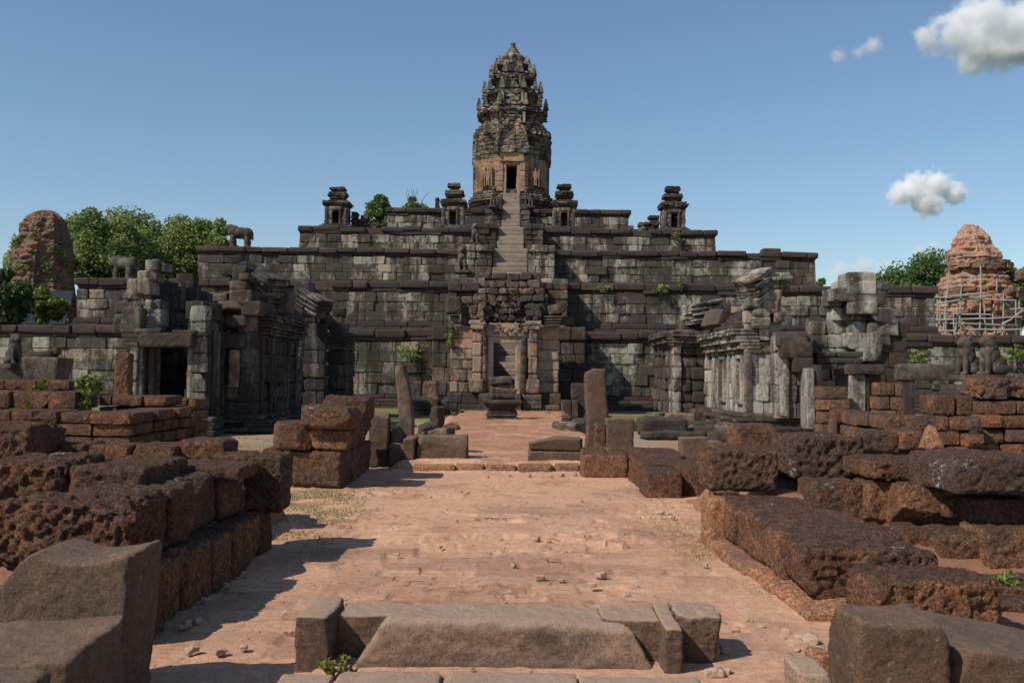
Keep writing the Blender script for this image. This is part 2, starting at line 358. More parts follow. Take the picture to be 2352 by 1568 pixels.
t = NT('loose orange soil')
col = t.mix(t.noise(2.5, 7, .7), (.20, .095, .052), (.38, .19, .11)); col = t.mulv(col, t.op('MULTIPLY_ADD', t.noise(24, 5, .7), .7, .65))
t.bump(t.noise(14, 8, .75), .8, .05); M['soil'] = t.done(col)

ax_ = np.concatenate([-np.geomspace(3000, 30, 22), np.arange(-29, 29.1, .5), np.geomspace(30, 3000, 22)])
ay_ = np.concatenate([-np.geomspace(400, 3, 10), np.arange(2, 60, .5), np.geomspace(60, 4000, 24)])
grid('ground', ax_, ay_, lambda P: (-.12 + .05 * fbm(P, .35, 3, 2) * (np.abs(P[:, 1]) < 60), .5), M['ground'])
def path_z(P):
    x, y = P[:, 0], P[:, 1]
    # old paving of laterite bricks showing through the dust
    row = y / .33 + .25 * fbm(P, .6, 2, 4); r = np.floor(row)
    bx = x / .46 + _h(r.astype(int), 0, 0, 3) * 3 + .15 * fbm(P, .8, 2, 5); b = np.floor(bx)
    fr, fb = row - r, bx - b
    hgt = _h(r.astype(np.int64), b.astype(np.int64), 0, 9)
    e = np.minimum(np.minimum(fr, 1 - fr) * .33, np.minimum(fb, 1 - fb) * .46)
    show = ss(-.12, .22, fbm(P, .42, 4, 11)) * (y < 19.4) + .75 * ss(-.3, .3, fbm(P, .5, 3, 12)) * (y >= 19.4)
    sunk = fbm(P, .8, 3, 15)
    K = np.stack([(b + .5 - _h(r.astype(int), 0, 0, 3) * 3) * .46, (r + .5) * .33, 0 * x], 1)
    slab = (hgt - .5) * .009 + np.where(hgt < .07, -.018, 0) - .004 * (1 - ss(.0, .03, e))
    led = -.026 * (fbm(K, .5, 3, 21) + .05 * vnoise(P * 9, 3) > .06)            # worn patches with a low broken ledge
    led2 = -.008 * (fbm(K + 40, .8, 3, 22) > .0)
    z = .03 + .012 * fbm(P, .5, 3, 1) + .007 * fbm(P, 4, 4, 2) + .005 * fbm(P, 13, 3, 6) + show * slab + (led + led2) * (y < 19)
    yc = 11.4 - .22 * x * x + .5 * fbm(K, 1.1, 2, 61) + .1 * vnoise(P * 5, 8)            # a broken curved kerb across the path
    z = z + .05 * (y > yc) * ss(14.5, 12, y) * ss(1.7, 1.2, np.abs(x - .1)) * (fbm(P, .9, 2, 63) > -.25)
    up = ss(19.3, 19.36, y)
    z = z + up * .15 + up * (.05 * fbm(P, 1.2, 5, 33, .6) + .03 * fbm(P, 4, 3, 35))
    wl = np.where(y < 19.3, 4.1, 2.75 + .35 * fbm(P * np.array([0, 1, 0]), .5, 3, 8))
    z = z - .32 * ss(wl - .55, wl, np.abs(x)) - .3 * ss(46.5, 47.6, y)
    tone = show * (.25 + .6 * hgt) + .35 * ss(19, 21, y) + .2 * sunk
    return z, np.clip(tone, 0, 1)
ys_ = [3.3]
while ys_[-1] < 48: ys_.append(ys_[-1] + max(.022, ys_[-1] * .0031))
grid('path', np.arange(-4.2, 4.21, .03), np.array(ys_), path_z, M['path'])
def bank(name, xs, ys, f):
    def zf(P):
        z = f(P[:, 0], P[:, 1]) + .05 * fbm(P, 2.2, 4, 3) + .02 * fbm(P, 9, 3, 5)
        return z, .5
    return grid(name, xs, ys, zf, M['soil'])
bank('soil_bank', np.arange(2.05, 12, .06), np.arange(5.2, 15.2, .07), lambda x, y: -.15 + ss(2.1, 2.75, x) * ss(6.4, 7.6, y) * (.17 + .0 * x)
     + ss(2.6, 3.1, x) * (.24 * ss(9.2, 9.7, y) + .30 * ss(10.7, 11.2, y)) * ss(15.2, 14.2, y) - .2 * ss(6.4, 5.6, y))
bank('soil_bank', np.arange(-12, -2.65, .06), np.arange(4.2, 13.2, .07), lambda x, y: -.15 + ss(-2.75, -3.2, x) * (.35 * ss(5.2, 6.2, y) + .45 * ss(7.2, 8.2, y)) * ss(13.2, 12.6, y))

# ------------------------------------------------------------------ the stepped pyramid
PX0 = -.42
TIER = [(33.5, 57.0, -.2, 4.50, [.62] * 5, .72), (27.6, 62.9, 4.50, 7.83, [.62] * 3, .72), (21.75, 68.75, 7.83, 10.70, [.56] * 3, .60),
        (15.9, 74.6, 10.70, 13.10, [.63, .6], .62), (9.95, 80.5, 13.10, 15.57, [.64, .62], .62)]
pyr = thing('stepped_pyramid', 'five-tiered grey sandstone pyramid with a steep central staircase', 'pyramid', (PX0, 57, 0))
def prism(G, hw, y0, y1, z0, z1, tone=.5):
    cuboid(G, (PX0 - hw, y0, z0), (PX0 + hw, y1, z1), tone, r=.02, amp=0)
for k, (hw, yf, z0, z1, hs, cop) in enumerate(TIER):
    yb = 181 - yf; base = z1 - z0 - sum(hs) - cop
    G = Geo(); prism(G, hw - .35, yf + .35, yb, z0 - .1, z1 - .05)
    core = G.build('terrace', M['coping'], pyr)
    G = Geo()
    nick = lambda u: 99
    courses(G, (PX0 - hw, yf), (1, 0), 2 * hw, hs, .6, (.65, 1.5), z0 + base, .002, .04, .042, nj=.035, zj=.012)
    courses(G, (PX0 - hw, yf + 14), (0, -1), 14, hs, .6, (.8, 1.5), z0 + base, .012, .02, .05, nj=.03)
    courses(G, (PX0 + hw, yf), (0, 1), 14, hs, .6, (.8, 1.5), z0 + base, .012, .02, .05, nj=.03)
    tw = G.build('terrace_wall', M['tier'], pyr)
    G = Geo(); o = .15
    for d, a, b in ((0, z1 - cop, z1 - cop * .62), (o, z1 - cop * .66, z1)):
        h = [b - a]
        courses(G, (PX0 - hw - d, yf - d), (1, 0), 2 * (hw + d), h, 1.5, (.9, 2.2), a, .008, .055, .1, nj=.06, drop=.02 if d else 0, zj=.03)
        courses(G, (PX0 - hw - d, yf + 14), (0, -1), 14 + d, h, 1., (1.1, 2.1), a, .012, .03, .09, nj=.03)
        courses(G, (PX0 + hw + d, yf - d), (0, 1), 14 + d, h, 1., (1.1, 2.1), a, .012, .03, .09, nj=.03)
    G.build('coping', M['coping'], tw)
    G = Geo(); n = 4 if k == 0 else 2
    for j in range(n):
        d = .9 * (n - j) / n if k == 0 else .3 * (n - j) / n
        courses(G, (PX0 - hw - d, yf - d), (1, 0), 2 * (hw + d), [base / n], 1.2, (1.2, 2.4), z0 + base * j / n, .01, .012, .06, nj=.012)
        courses(G, (PX0 - hw - d, yf + 10), (0, -1), 10 + d, [base / n], 1., (1.2, 2.4), z0 + base * j / n, .01, .012, .06, nj=.012)
        courses(G, (PX0 + hw + d, yf - d), (0, 1), 10 + d, [base / n], 1., (1.2, 2.4), z0 + base * j / n, .01, .012, .06, nj=.012)
    G.build('base_moulding', M['coping'], tw)
# stair flights and the stepped stones that flank them
FL = [(1.35, 2.5, 4.3), (1.3, 2.2, 3.62), (1.22, 2.3, 3.05), (1.02, 2.2, 2.42), (.78, 2.1, 1.55)]
SX = -.18
for k, (hw, yf, z0, z1, hs, cop) in enumerate(TIER):
    w_, p, cw = FL[k]; z0 = max(z0, -.1)
    def flight(ytop, p, z0, z1, w_, n):
        G = Geo()
        for i in range(n):
            zt = z0 + (z1 - z0) * (i + 1) / n; ya = ytop - p + p * i / n
            courses(G, (SX - w_, ya), (1, 0), 2 * w_, [(z1 - z0) / n + .02], ytop - ya + .3, (3, 4), zt - (z1 - z0) / n - .02, .006, .02, .085, nj=.01)
        G.build('stair_flight', M['stair'], pyr)
    flight(yf, p + .25, z0, z1 + .03, w_, max(6, round((z1 - z0) / .37)))
    hs2 = [(z1 + .12 - z0) / 6] * 6
    for s in (-1, 1):
        a, b = (SX - cw, SX - w_ - .02) if s < 0 else (SX + w_ + .02, SX + cw)
        G = Geo(); pp = p - .75
        courses(G, (a, yf - pp), (1, 0), b - a, hs2[:5], pp + .3, (.6, 1.0), z0, .012, .03, .05, nj=.03, tone=(0, 1))
        courses(G, (a - .06, yf - pp - .1), (1, 0), b - a + .12, hs2[5:], pp + .3, (.6, 1.2), z0 + sum(hs2[:5]), .012, .03, .06, nj=.02)
        courses(G, (a + .05, yf - p - .1), (1, 0), b - a - .1, hs2[:2], .9, (.6, 1.0), z0, .012, .03, .05, nj=.03)
        if s > 0: courses(G, (b, yf - pp), (0, 1), pp, hs2[:5], .5, (.5, .9), z0, .012, .02, .05)
        else: courses(G, (a, yf), (0, -1), pp, hs2[:5], .5, (.5, .9), z0, .012, .02, .05)
        G.build('stair_flank', M['dark' if k in (0, 3, 4) else 'tier'], pyr)

# ------------------------------------------------------------------ sandstone tower on the summit
TY, TX = 87.0, SX
def redent(w):
    q = [(1, .40), (.93, .40), (.93, .60), (.84, .60), (.84, .72), (.72, .72), (.72, .84), (.60, .84), (.60, .93), (.40, .93), (.40, 1)]
    pts = []
    for k in range(4):
        c, s = [(1, 0), (0, 1), (-1, 0), (0, -1)][k]
        pts += [(x * c - y * s, x * s + y * c) for x, y in q]
    return np.array(pts) * w * .94
def stone_ring(G, w, z, h, j=.05, piece=.5, door=0, tone=(0, 1), cx=TX, cy=TY, depth=.7):
    P = redent(w); n = len(P)
    for i in range(n):
        a, b = P[i], P[(i + 1) % n]; d = b - a; L = math.hypot(*d)
        if L < .04: continue
        if a[1] > .3 * w and b[1] > .3 * w and w > 1.2: continue       # nothing looks at the far side
        m = max(1, round(L / piece)); ang = math.atan2(d[1], d[0]); nrm = np.array([d[1], -d[0]]) / L
        for q in range(m):
            c = a + d * (q + .5) / m - nrm * (depth / 2 + RNG.gauss(0, j * .5))
            if door and abs(c[0]) < .62 and c[1] < -1.5 and z < door: continue
            chip(G, (cx + c[0], cy + c[1], z + h / 2), (L / m + .05 - .012, depth, h - .01), ang, RNG.uniform(*tone), j)
def rings(G, z0, z1, w0, w1, lh=.2, **k):
    n = max(1, round((z1 - z0) / lh)); hh = (z1 - z0) / n
    for i in range(n): stone_ring(G, w0 + (w1 - w0) * (i + .5) / n + RNG.uniform(-.012, .012), z0 + hh * i, hh, **k)
def mould(G, z0, z1, w, prof, **k):
    hh = (z1 - z0) / len(prof)
    for i, d in enumerate(prof): stone_ring(G, w + d, z0 + hh * i, hh, **k)
tow = thing('sanctuary_tower', 'tall tapering carved sandstone tower with a dark doorway, crowning the pyramid', 'temple tower', (TX, TY, 15.5))
G = Geo(); mould(G, 15.45, 17.4, 3.5, [.65, .62, .5, .52, .3, .34, .2, .36, .4], j=.04); G.build('plinth', M['dark'], tow)
G = Geo(); mould(G, 17.4, 18.6, 3.3, [.75, .6, .72, .45, .52, .25, .3, .1], j=.05); G.build('base_moulding', M['tower'], tow)
G = Geo(); rings(G, 18.6, 21.2, 3.36, 3.36, .32, j=.03, piece=.4, door=20.45); G.build('body', M['towerwarm'], tow)
G = Geo(); mould(G, 21.2, 22.5, 3.38, [.0, .04, .1, .06, .14, .08, .16], j=.06, piece=.4); G.build('capital_band', M['tower'], tow)
G = Geo(); mould(G, 22.5, 23.9, 3.35, [.02, .1, .24, .16, .28, .24, .1, .0], j=.13, piece=.3); G.build('cornice', M['tower'], tow)
zz = [(23.9, 25.75, 3.06, 2.86), (25.75, 27.3, 2.56, 2.36), (27.3, 28.85, 1.96, 1.74), (28.85, 30.0, 1.42, 1.26)]
def antefix(G, x, y, z, h):
    for i in range(4): chip(G, (x, y, z + h * (i + .5) / 4), (h * .5 * (1 - i * .2), h * .4, h / 4), 0, None, .05)
for a, b, w0, w1 in zz:
    G = Geo(); c = a + (b - a) * .55
    mould(G, a, c, w0, [-.08, -.02, -.34, -.38, -.38, -.28], j=.1, piece=.32)
    mould(G, c, b, w1, [-.02, .16, .36, .38, .3, .0, -.14], j=.13, piece=.3); G.build('upper_tier', M['tower'], tow)
    G = Geo(); r = (w1 + .3) * .8; e_ = w1 + .28
    for x, y in ((-r, -r * .9), (r, -r * .9), (-e_, -w1 * .42), (e_, -w1 * .42), (-w1 * .42, -e_), (w1 * .42, -e_), (-e_, w1 * .3), (e_, w1 * .3)):
        G = Geo(); antefix(G, TX + x * .94, TY + y * .94, b - .1, .95 if w0 > 1.5 else .5); G.build('antefix', M['tower'], tow)
    G = Geo()                                                            # the blind niche in the middle of each storey
    for i, (ww, hh) in enumerate(((.44, .35), (.36, .3), (.42, .25), (.26, .22))):
        [chip(G, (TX + (q - 1) * w0 * ww * .42 + RNG.uniform(-.04, .04), TY - w0 - .02 + .05 * i + RNG.uniform(-.1, .06), a + .18 + i * .28), (w0 * ww * .42, .5, hh * RNG.uniform(.7, 1.05)), 0, None, .1) for q in range(3)]
    for s in (-1, 1): chip(G, (TX + s * w0 * .33, TY - w0 - .2, a + .55), (.2, .5, .9), 0, None, .05)
    G.build('niche', M['tower'], tow)
G = Geo()
def lathe(G, c, prof, n=24, lobes=0, amp=0, tone=.5, jit=.0):
    A = np.linspace(0, 2 * PI, n, endpoint=False); V = []
    for r, z, l in prof:
        rr = r * (1 + l * amp * np.abs(np.cos(A * lobes / 2))) if lobes else r + 0 * A
        V.append(np.stack([c[0] + rr * np.cos(A), c[1] + rr * np.sin(A), np.full(n, c[2] + z)], 1))
    V = np.concatenate(V); V = V + jit * np.stack([fbm(V, 2.2, 3, k) for k in range(3)], 1) if jit else V
    i = np.arange(n); Q = []
    for k in range(len(prof) - 1):
        Q.append(np.stack([k * n + i, k * n + (i + 1) % n, (k + 1) * n + (i + 1) % n, (k + 1) * n + i], 1))
    G.add(V, np.concatenate(Q), tone)
lathe(G, (TX, TY, 30.0), [(r_ * 1.12, z_ * 1.12, l_) for r_, z_, l_ in [(.95, -.2, 0), (.8, 0, 0), (.62, .1, 1), (.78, .3, 1), (.77, .5, 1), (.6, .68, 1), (.5, .72, 0), (.56, .76, 0), (.56, .86, 0), (.38, .95, 0), (.44, 1.0, 0), (.4, 1.12, 0), (.24, 1.2, 0), (.27, 1.26, 0), (.2, 1.4, 0), (.15, 1.45, 0), (.2, 1.52, 0), (.2, 1.62, 0), (.1, 1.7, 0), (0, 1.72, 0)]], 40, 8, .28, jit=.04, tone=.2)
G.build('lotus_finial', M['tower'], tow, True)
# porch: jambs, frame, lintel, arched pediment, doorway box painted near-black for the shade inside
G = Geo(); fy = TY - 3.72
for s in (-1, 1):
    courses(G, (TX + s * .95 - .22, fy), (1, 0), .44, [.42] * 7, 1.2, (.9, 1), 18.3, .01, .015, .03)
    courses(G, (TX + s * 1.22 - .2, fy + .2), (1, 0), .4, [.42] * 7, 1.2, (.9, 1), 18.3, .01, .015, .03)
G.build('porch', M['towerwarm'], tow)
G = Geo()
for s in (-1, 1): cuboid(G, (TX + s * .6 - .13, fy + .08, 18.1), (TX + s * .6 + .13, fy + 1.2, 20.55), .4, r=.02)
cuboid(G, (TX - .73, fy + .1, 20.45), (TX + .73, fy + 1.2, 20.75), .5, r=.02)
fr_ = G.build('door_frame', M['towerwarm'], tow)
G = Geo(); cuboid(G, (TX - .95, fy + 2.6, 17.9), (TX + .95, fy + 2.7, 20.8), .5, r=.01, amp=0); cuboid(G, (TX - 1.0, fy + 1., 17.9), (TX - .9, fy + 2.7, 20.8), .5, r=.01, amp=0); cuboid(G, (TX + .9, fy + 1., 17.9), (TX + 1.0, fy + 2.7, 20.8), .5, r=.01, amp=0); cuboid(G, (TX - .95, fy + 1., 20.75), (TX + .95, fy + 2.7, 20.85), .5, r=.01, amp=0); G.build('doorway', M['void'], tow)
G = Geo(); cuboid(G, (TX - 1.05, fy - .08, 20.75), (TX + 1.05, fy + 1, 21.5), .35, r=.04, seg=.12, amp=.05); G.build('lintel', M['towerwarm'], tow)
G = Geo()
for i in range(9):
    hw_ = 1.32 * math.sqrt(max(.02, 1 - (i / 9.2) ** 2))
    for q in range(5): chip(G, (TX + (q - 2) * hw_ * .4, fy + .1 + .02 * i, 21.6 + i * .27), (hw_ * .42, .7, .27), 0, None, .13)
    for s in (-1, 1): chip(G, (TX + s * hw_, fy - .08, 21.6 + i * .27), (.24, .7, .3), 0, None, .08)
G.build('pediment', M['tower'], tow)
def figure(G, x, y, z, h):                                              # a guardian carved in relief
    for dx, dz, ww, hh in ((0, .9, .16, .17), (0, .8, .1, .1), (0, .62, .3, .3), (-.19, .6, .07, .34), (.19, .6, .07, .34), (0, .38, .3, .24), (-.08, .15, .11, .32), (.08, .15, .11, .32)):
        block(G, (x + dx * h * .62, y, z + dz * h), (ww * h * .62, .2, hh * h), 0, .04, None, .0, .4)
for s in (-1, 1):
    for fx, hgt in ((2.05, 1.5), (2.62, 1.35)):
        G = Geo(); figure(G, TX + s * fx, TY - (3.12 if fx < 2.3 else 2.72) - .08, 18.85, hgt)
        for e in (-1, 1): chip(G, (TX + s * fx + e * .3, TY - (3.12 if fx < 2.3 else 2.72) - .02, 19.6), (.1, .3, 1.7), 0, .3, .02)
        G.build('guardian_relief', M['towerwarm'], tow)
for s in (-1, 1):                                                        # side porches seen edge-on
    G = Geo(); courses(G, (TX + s * 3.12 - .3, TY - 1.2), (1, 0), .5, [.4] * 7, 2.4, (.9, 1), 18.5, .01, .02, .03)
    for i in range(7): chip(G, (TX + s * 3.2, TY, 21.3 + i * .27), (.55, 2.5 * math.sqrt(1 - (i / 8) ** 2), .27), 0, None, .1)
    G.build('side_porch', M['tower'], tow)
G = Geo()
for i in range(8):
    ya = TY - 5.9 + i * .3; zt = 15.57 + (18.1 - 15.57) * (i + 1) / 8
    courses(G, (SX - .72, ya), (1, 0), 1.44, [.34], TY - 3.3 - ya, (.7, 1.5), zt - .34, .006, .012, .03)
G.build('stair_flight', M['stair'], tow)
for s in (-1, 1):
    G = Geo(); courses(G, (SX + s * 1.03 - .28, TY - 5.4), (1, 0), .56, [.5, .5, .45, .4], 1.7, (.56, .6), 15.5, .012, .02, .05); G.build('stair_flank', M['dark'], tow)

for o in list(tow.children):                                            # settle the storeys to their measured heights
    n_ = len(o.data.vertices); v_ = np.empty(n_ * 3); o.data.vertices.foreach_get('co', v_); v_ = v_.reshape(-1, 3)
    v_[:, 2] = np.interp(v_[:, 2], [15, 15.45, 18.2, 24., 31.9, 40], [15, 15.45, 17.45, 23.55, 31.65, 39.7]); o.data.vertices.foreach_set('co', v_.ravel()); o.data.update()
# ------------------------------------------------------------------ small shrines on the fourth terrace
def shrine(label, x, D, base, w_, H, tiers, ruin=0, lean=0):
    X = pt(x, 500, D).x; t = thing('corner_shrine', label, 'shrine', (X, D, base), 'small ruined shrines on the fourth terrace')
    G = Geo()
    for i, d in enumerate((.42, .3, .34, .16)): courses(G, (X - w_ - d, D - d), (1, 0), 2 * (w_ + d), [.13], 2 * (w_ + d), (.5, .9), base + .13 * i - .05, .01, .02, .03)
    G.build('plinth', M['dark'], t)
    z = base + .45; hb = H * .42; n = 4
    G = Geo(); dw = w_ * .30
    courses(G, (X - w_, D), (1, 0), 2 * w_, [hb / n] * n, .35, (.4, .7), z, .01, .025, .04, holes=[(w_ - dw, w_ + dw, z, z + hb * .86)])
    courses(G, (X - w_, D + 2 * w_), (0, -1), 2 * w_, [hb / n] * n, .35, (.4, .7), z, .01, .025, .04)
    courses(G, (X + w_, D), (0, 1), 2 * w_, [hb / n] * n, .35, (.4, .7), z, .01, .025, .04)
    courses(G, (X + w_, D + 2 * w_ + .1), (-1, 0), 2 * w_, [hb / n] * n, .3, (.4, .7), z, .01, .025, .04)
    G.build('body', M['tower'], t)
    G = Geo()
    for s in (-1, 1):
        cuboid(G, (X + s * dw * 1.25 - .07, D - .12, z - .1), (X + s * dw * 1.25 + .07, D + .2, z + hb * .84), .3, r=.03)
        cuboid(G, (X + s * w_ * .86 - .1, D - .1, z - .05), (X + s * w_ * .86 + .1, D + .2, z + hb * .9), .6, r=.03)
    cuboid(G, (X - w_ * .55, D - .14, z + hb * .82), (X + w_ * .55, D + .2, z + hb), .5, r=.04)
    G.build('door_frame', M['tower'], t)
    z += hb; ww = w_
    for i, (hh, k) in enumerate(tiers):
        G = Geo(); m = 4; j = .06
        for q in range(m):
            d = (-.02, .14, .2, .1)[q] if i == 0 else (-.1, -.06, .08, .05)[q]
            courses(G, (X - ww * k - d + RNG.uniform(-j, j) + lean * (z - base), D + w_ - ww * k - d), (1, 0), 2 * (ww * k + d), [hh / m], 2 * (ww * k + d), (.3, .7), z, .01, .05, .05, nj=.05)
            z += hh / m
        G.build('cornice_tier', M['dark'], t)
    if ruin:
        G = Geo(); 
        courses(G, (X + (w_ + .1 if ruin > 0 else -w_ - 2.7), D + 1.2), (1, 0), 2.6, [.28] * 6, 1.2, (.3, .7), base - .05, .01, .06, .05, nj=.1,
                prof=(lambda u: base + 1.75 - .6 * u + .3 * math.sin(u * 7)) if ruin > 0 else (lambda u: base + .25 + .62 * u + .25 * math.sin(u * 7)))
        G.build('broken_wall', M['dark'], t)
shrine('flat-topped ruined shrine farthest left, broken wall trailing off its right side', 771, 76.2, 13.05, .88, 3.3, [(.5, 1.02), (.72, .72), (.38, .62)], 1)
shrine('ruined shrine just left of the central tower, topped by a slipped slab', 1040, 76.2, 13.05, .86, 3.5, [(.6, 1.0), (.75, .8), (.6, .5)], 0, .02)
shrine('ruined shrine just right of the central tower, narrow stone drum on top', 1296, 76.2, 13.05, .86, 3.5, [(.62, 1.0), (.75, .76), (.55, .58)], 0, .01)
shrine('ruined shrine farthest right, stepped broken wall on its left side', 1549, 76.2, 13.05, .86, 3.4, [(.6, 1.05), (.7, .8), (.62, .58)], -1)
# ------------------------------------------------------------------ gate pavilion at the foot of the stair
def PX(x, D, y=800): return pt(x, y, D).x
def PZ(y, D, x=1176): return pt(x, y, D).z
gop = thing('gate_pavilion', 'ruined pinkish sandstone entrance pavilion with carved pediment and open doorway', 'gateway', (0, 51, 0))
D = 50.; X = lambda x: PX(x, D); Z = lambda y: PZ(y, D)
zs, zl, zt = Z(902), Z(774), Z(636)
G = Geo()
ux0 = X(1035)
Lw = X(1087) - ux0
courses(G, (ux0, D), (1, 0), Lw, [.55, .62, .5, .55, .52, .62], 1.2, (.5, 1.0), zs, .012, .02, .05, nj=.03, tone=(.4, 1))
G.build('wall', M['pink'], gop); G = Geo()
courses(G, (X(1233), D + .1), (1, 0), X(1284) - X(1233), [.55, .62, .5, .55, .52, .62], 1.2, (.5, 1.0), zs, .012, .02, .05, nj=.03)
courses(G, (X(1284), D + .1), (0, 1), 3.2, [.55, .62, .5, .55, .52, .62], .9, (.5, 1.0), zs, .012, .02, .05, nj=.03)
G.build('wall', M['pink'], gop); G = Geo()
courses(G, (X(1035), D + 3.3), (0, -1), 3.3, [.55, .62, .5, .55, .52, .62], .9, (.5, 1.0), zs, .012, .02, .05, nj=.03)
G.build('wall', M['pink'], gop)
G = Geo()
courses(G, (X(1058), D + .1), (1, 0), X(1098) - X(1058), [.5, .5, .45], 1.5, (.5, .9), Z(746), .012, .03, .05, nj=.05)
G.build('upper_wall', M['pinkdark'], gop); G = Geo()
courses(G, (X(1216), D + .1), (1, 0), X(1292) - X(1216), [.5, .5], 1.5, (.5, .9), Z(742), .012, .03, .05, nj=.06)
G.build('upper_wall', M['pinkdark'], gop); G = Geo()
courses(G, (X(1024), D + 1.4), (1, 0), X(1098) - X(1024), [.45, .5], 1.5, (.7, 1.1), Z(686), .012, .03, .05, nj=.06)
G.build('upper_wall', M['pinkdark'], gop); G = Geo()
courses(G, (X(1230), D + 1.2), (1, 0), X(1306) - X(1230), [.45, .48, .4], 1.5, (.7, 1.1), Z(702), .012, .03, .05, nj=.06)
G.build('upper_wall', M['pinkdark'], gop)
G = Geo()                                                                # tumbled, once carved pediment
prof = lambda u: Z(640) - .25 * abs(math.sin(u * 3.1)) - .28 * abs(u - 1.75) ** 1.3
courses(G, (X(1097), D - .1), (1, 0), X(1257) - X(1097), [.32, .36, .3, .38, .34, .3, .36, .34], 2.4, (.3, .85), Z(737), .014, .05, .06, prof=prof, nj=.11)
courses(G, (X(1108), D + .9), (1, 0), X(1240) - X(1108), [.4, .42, .4], 2.0, (.5, .9), Z(676), .014, .05, .06, nj=.08)
for i in range(46):
    u = RNG.random(); a = RNG.random(); x = X(1100 + 150 * u)
    block(G, (x, D - .2 + RNG.uniform(-.05, .1), zl + .55 + a * 2.0 * (1 - abs(u - .5))), (RNG.uniform(.1, .32), .3, RNG.uniform(.08, .26)), 0, .05, None, .04, None, (0, RNG.uniform(-.5, .5)))
G.build('pediment', M['pinkdark'], gop)
G = Geo(); cuboid(G, (X(1098), D + 2.6, zs), (X(1122), D + 5.6, 3.2), .5, r=.06, seg=.2, amp=.05); G.build('added_shade_wall', M['dark'], gop)  # wall added inside the gate to shade the steps behind the door
G = Geo(); cuboid(G, (X(1204), D + 2.6, zs), (X(1224), D + 5.2, 2.8), .5, r=.06, seg=.2, amp=.05); G.build('added_shade_wall', M['dark'], gop)  # lower wall added on the right to deepen that shade
G = Geo(); cuboid(G, (X(1114), D - .2, zl), (X(1216), D + .9, zl + .62), .95, r=.05, seg=.08, amp=.05, fine=.03)
for i in range(14): block(G, (X(1120 + i * 6.8), D - .22, zl + .36 + .1 * math.sin(i * 1.9)), (.13, .16, .13), 0, .06, None, .02, .8)
G.build('lintel', M['pink'], gop)
for a, b in ((1086, 1107), (1214, 1234)):
    G = Geo(); courses(G, (X(a), D - .45), (1, 0), X(b) - X(a), [1.0, .85, .7, .5], .8, (1, 1.1), zs, .012, .03, .06, nj=.01, tone=(.5, 1))
    block(G, (X((a + b) / 2), D - .05, zs + .35), (X(b) - X(a) + .22, .85, .7), 0, .08, .12, .05, .9)
    block(G, (X((a + b) / 2), D - .1, Z(752)), (X(b) - X(a) + .2, .95, .25), 0, .05, None, .02)
    block(G, (X((a + b) / 2), D - .1, Z(742)), (X(b) - X(a) + .36, 1.0, .22), 0, .05, None, .02)
    pil = G.build('pilaster', M['pink'], gop)
    G = Geo()
    for i in range(16): block(G, (X((a + b) / 2) + RNG.uniform(-.3, .3), D - .35 + RNG.uniform(-.1, .1), Z(738) + RNG.uniform(.1, .78)), (RNG.uniform(.2, .4), .4, RNG.uniform(.2, .4)), 0, .09, .08, .05)
    cuboid(G, (X((a + b) / 2) - .34, D - .35, Z(738)), (X((a + b) / 2) + .34, D + .5, Z(712)), .3, r=.12, seg=.08, amp=.08, fine=.03)
    G.build('carved_capital', M['pinkdark'], pil)
G = Geo()
cuboid(G, (X(1119), D - .12, zs), (X(1133.5), D + .7, zl), .93, r=.03, seg=.15, amp=.015); cuboid(G, (X(1184), D - .12, zs), (X(1197), D + .7, zl - .5), .9, r=.05, seg=.12, amp=.05)
cuboid(G, (X(1121), D - .1, Z(787)), (X(1197), D + .7, zl), .9, r=.02, seg=.2, amp=.01)
cuboid(G, (X(1125), D - .14, zs - .1), (X(1195), D + .7, zs + .1), .9, r=.04, seg=.15, amp=.02)
G.build('door_frame', M['pinkpale'], gop)
for xc in (1113.5, 1204.5):
    G = Geo(); z = zs; pr = []
    while z < zl - .05:
        for r_, h in ((.15, .1), (.19, .03), (.15, .03), (.2, .05), (.14, .04), (.165, .22)): pr += [(r_, z, 0), (r_, z + h, 0)]; z += h
    lathe(G, (X(xc), D - .22, 0), pr, 10, jit=.02); G.build('colonette', M['pinkdark'], gop)
G = Geo()                                                                # left acroterion stone and the fallen block on the right
block(G, (X(1041), D - .1, Z(703)), (.75, .8, .85), .1, .1, .1, .08, fine=.03); block(G, (X(1044), D, Z(732)), (.5, .7, .3), 0, .05, .1, .03)
G.build('cornice_fragment', M['pinkdark'], gop); G = Geo()
block(G, (X(1278), D - .1, Z(709)), (.92, .8, .5), .1, .06, .1, .06, tilt=(0, -.25)); block(G, (X(1300), D + .3, Z(734)), (.7, .6, .42), .4, .08, .1, .09)
for i in range(4): block(G, (X(1268), D - .05, Z(747 - i * 6.5)), (.8 + .08 * i, .9, .1), 0, .03, None, .02)
G.build('cornice_fragment', M['pinkdark'], gop)
G = Geo()
zb = -.12
for (a, b, o, z0, z1) in ((1028, 1290, .1, zb + .5, zs), (1030, 1286, .45, zb + .22, zb + .52), (1022, 1296, .75, zb, zb + .24)):
    courses(G, (X(a), D - o), (1, 0), X(b) - X(a), [z1 - z0], 3, (.8, 1.5), z0, .012, .02, .05, nj=.03)
cuboid(G, (X(1101), D - 1.0, zb), (X(1127), D + .3, zs - .02), .4, r=.05, seg=.12, amp=.03); cuboid(G, (X(1174), D - 1.0, zb), (X(1197), D + .3, zs - .02), .4, r=.05, seg=.12, amp=.03)
courses(G, (X(1200), D - .62), (1, 0), 1.0, [.2, .22, .3], .6, (1, 1.1), zb + .3, .01, .01, .04, tone=(.1, .2))
G.build('plinth', M['dark'], gop)
G = Geo()
for i in range(4): courses(G, (X(1128), D - 1.3 + i * .33), (1, 0), X(1173) - X(1128), [.28], 1.6, (.7, 1.1), zb + i * .27, .01, .012, .03)
